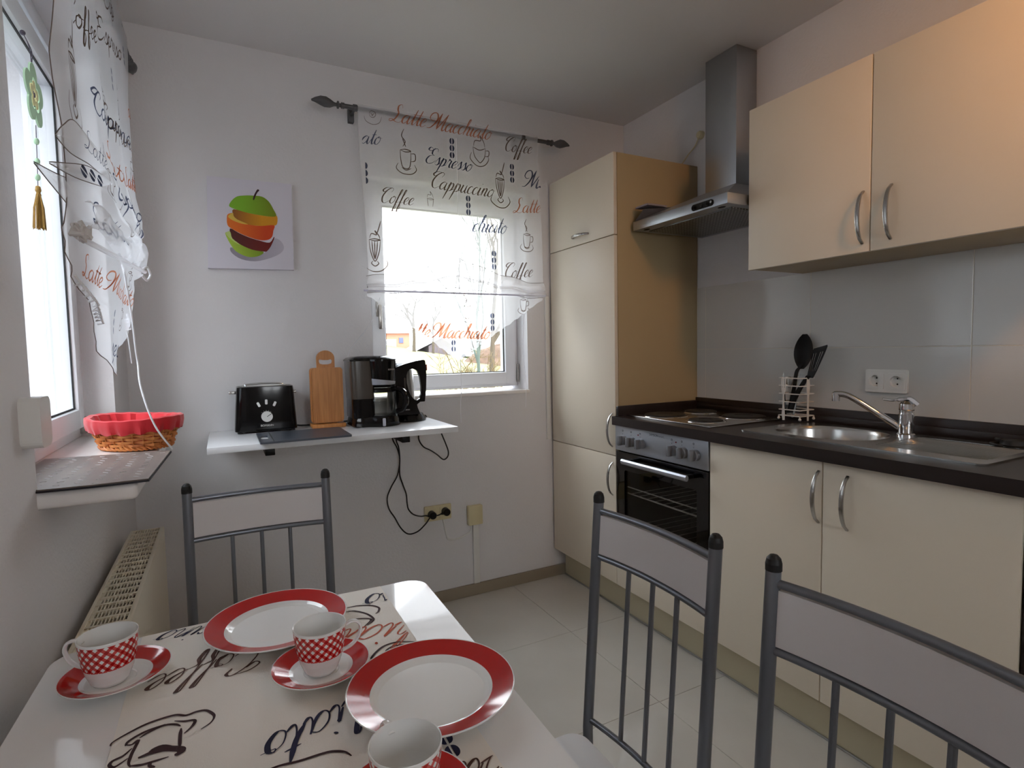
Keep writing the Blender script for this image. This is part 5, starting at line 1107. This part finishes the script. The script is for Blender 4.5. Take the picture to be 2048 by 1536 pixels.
# orange house, barn, car on the hill
ho = thing('hill_house', 'orange house with white garage door on the hilltop', 'house', (12, 50, 1.8))
MB().box((8.5, 50, 1.2), (14.1, 55, 3.05)).build('wall', mat('orange_render', (180, 128, 104), .9), ho)  # orange made paler in the base colour to show the outdoor glare
MB().prism([(8.2, 3.03), (14.5, 3.03), (14.2, 3.45), (8.4, 3.75)], lambda u, v, w_: (u, 49.6 + w_, v), 5.8).build('roof', mat('bright_roof', (190, 192, 198), .6), ho)
MB().box((11.75, 49.93, 1.75), (12.75, 50, 2.45)).build('garage_door', M['white'], ho)
MB().box((13.05, 49.93, 2.1), (13.45, 50, 2.6)).build('window', mat('dark_blue_pane', (70, 80, 120), .2), ho)
ba = thing('barn', 'grey barn with pale pitched roof below the orange house', 'barn', (15.4, 47, 1))
MB().prism([(14.3, .4), (16.5, .4), (16.5, 1.72), (15.5, 2.4), (14.3, 1.72)], lambda u, v, w_: (u, 45 + w_, v), 3.4).build('gable_wall', mat('weathered_boards', (104, 94, 98), .9, var=((84, 76, 80), 4, (6, 1, .3))), ba)
MB().prism([(12.8, 1.32), (15.5, 2.56), (15.5, 2.44), (12.8, 1.18)], lambda u, v, w_: (u, 44.8 + w_, v), 3.8).prism([(15.5, 2.56), (16.7, 1.72), (16.7, 1.62), (15.5, 2.44)], lambda u, v, w_: (u, 44.8 + w_, v), 3.8).build('roof', bpy.data.materials['bright_roof'], ba)
ca = thing('parked_car', 'tiny pale blue car parked beside the barn', 'car', (17.0, 45, 1))
MB().prism([(16.3, .75), (16.3, 1.05), (16.55, 1.12), (16.75, 1.38), (17.4, 1.38), (17.65, 1.12), (17.95, 1.05), (17.95, .75)], lambda u, v, w_: (u, 42.6 + w_, v), 1.6).build('car_body', mat('pale_blue_car_paint', (190, 206, 216), .3), ca)
MB().prism([(16.65, 1.13), (16.8, 1.33), (17.36, 1.33), (17.52, 1.13)], lambda u, v, w_: (u, 42.58 + w_, v), .02).build('side_windows', mat('car_glass', (70, 84, 94), .1), ca)
for x in (16.65, 17.6): MB().cyl((x, 42.57, .76), (x, 42.8, .76), .2, 14).build('wheel', M['rubber'], ca)
rnd = random.Random(11)
def branchy(name, label, base, hgt, r, spread, depth, m, lean=(0, 0), n0=4):
    t = thing(name, label, 'tree' if 'tree' in name else 'shrub', base); bt, bb = MB(), MB()
    def grow(p, d, L_, rr, lv):
        q = p + d * L_; mid = p + d * L_ * .5 + Vector((rnd.uniform(-1, 1), rnd.uniform(-1, 1), 0)) * L_ * .06
        (bt if lv == 0 else bb).tube([p, mid, q], [rr, rr * .8, rr * .58], 5 if lv else 8)
        if lv >= depth: return
        for _ in range(n0 if lv < 2 else 3):
            nd = (d + Vector((rnd.uniform(-1, 1), rnd.uniform(-1, 1), rnd.uniform(-.3, .6))) * spread).normalized()
            s_ = rnd.uniform(.45, 1); grow(p + d * L_ * s_, nd, L_ * rnd.uniform(.45, .72), max(rr * .5, .004), lv + 1)
    grow(Vector(base), Vector((lean[0], lean[1], 1)).normalized(), hgt * .5, r, 0)
    bt.build('trunk', m, t); stuff(bb.build('branches', m, t))
BARK = mat('grey_bark', (84, 74, 60), .9, var=((64, 56, 44), 6, (4, 4, .6)))
branchy('bare_tree', 'tall bare tree near the right side of the back window', (2.9, 8, -.9), 6.2, .075, .7, 4, BARK, (.04, 0))
branchy('bare_tree', 'slim greyish green tree stem at the right window edge', (3.05, 8.9, -.9), 6.0, .05, .6, 4, mat('green_grey_bark', (80, 90, 82), .9), (-.01, 0))
branchy('bare_tree', 'bare tree in front of the orange house', (12.0, 42, 1.2), 6.5, .16, .75, 4, BARK)
branchy('bare_tree', 'bare tree between house and barn', (14.0, 43, .9), 5.2, .13, .75, 4, BARK)
for i, (x, y, l_) in enumerate(((2.55, 9, 'tangled bare shrub left of the near trees'), (3.2, 9.5, 'tangled bare shrub behind the near trees'), (2.2, 7.5, 'leaning twiggy shrub nearest the window middle'), (3.0, 11, 'tangled bare shrub farthest up the slope'))):
    branchy('bare_shrub', l_, (x, y, gz(x, y) - .05), 1.9 + .3 * i, .022, .95, 4, mat('tan_twigs_%d' % i, (104, 88, 58), .9), (.1 * (i - 1), 0), 5)
def mound(name, label, c, s_, m, n=14):
    b = MB(); b.sphere((0, 0, 0), 1, n=n); r2 = random.Random(len(label))
    b.v = [(c[0] + p[0] * s_[0] * (1 + .14 * math.sin(9 * p[1] + 5 * p[2])), c[1] + p[1] * s_[1], c[2] + p[2] * s_[2] * (1 + .14 * math.sin(8 * p[0] + 6 * p[1]) + r2.uniform(-.05, .05))) for p in b.v]
    tag(b.build(name, m, loc=c), label, 'bush')
mound('evergreen_bush', 'small green bush right of the parked car', (18.7, 45.6, .65), (.75, .6, .7), mat('evergreen', (66, 78, 52), .95, bump=(6, 1, (1, 1, 1))))
mound('scrub_bank', 'brown wooded scrub bank behind the near trees', (15.5, 32, -.6), (3.6, 3, 2.1), mat('brown_scrub', (98, 78, 64), .95, var=((78, 62, 50), 3, (1, 1, 1)), bump=(5, 1, (1, 1, 1))), 20)
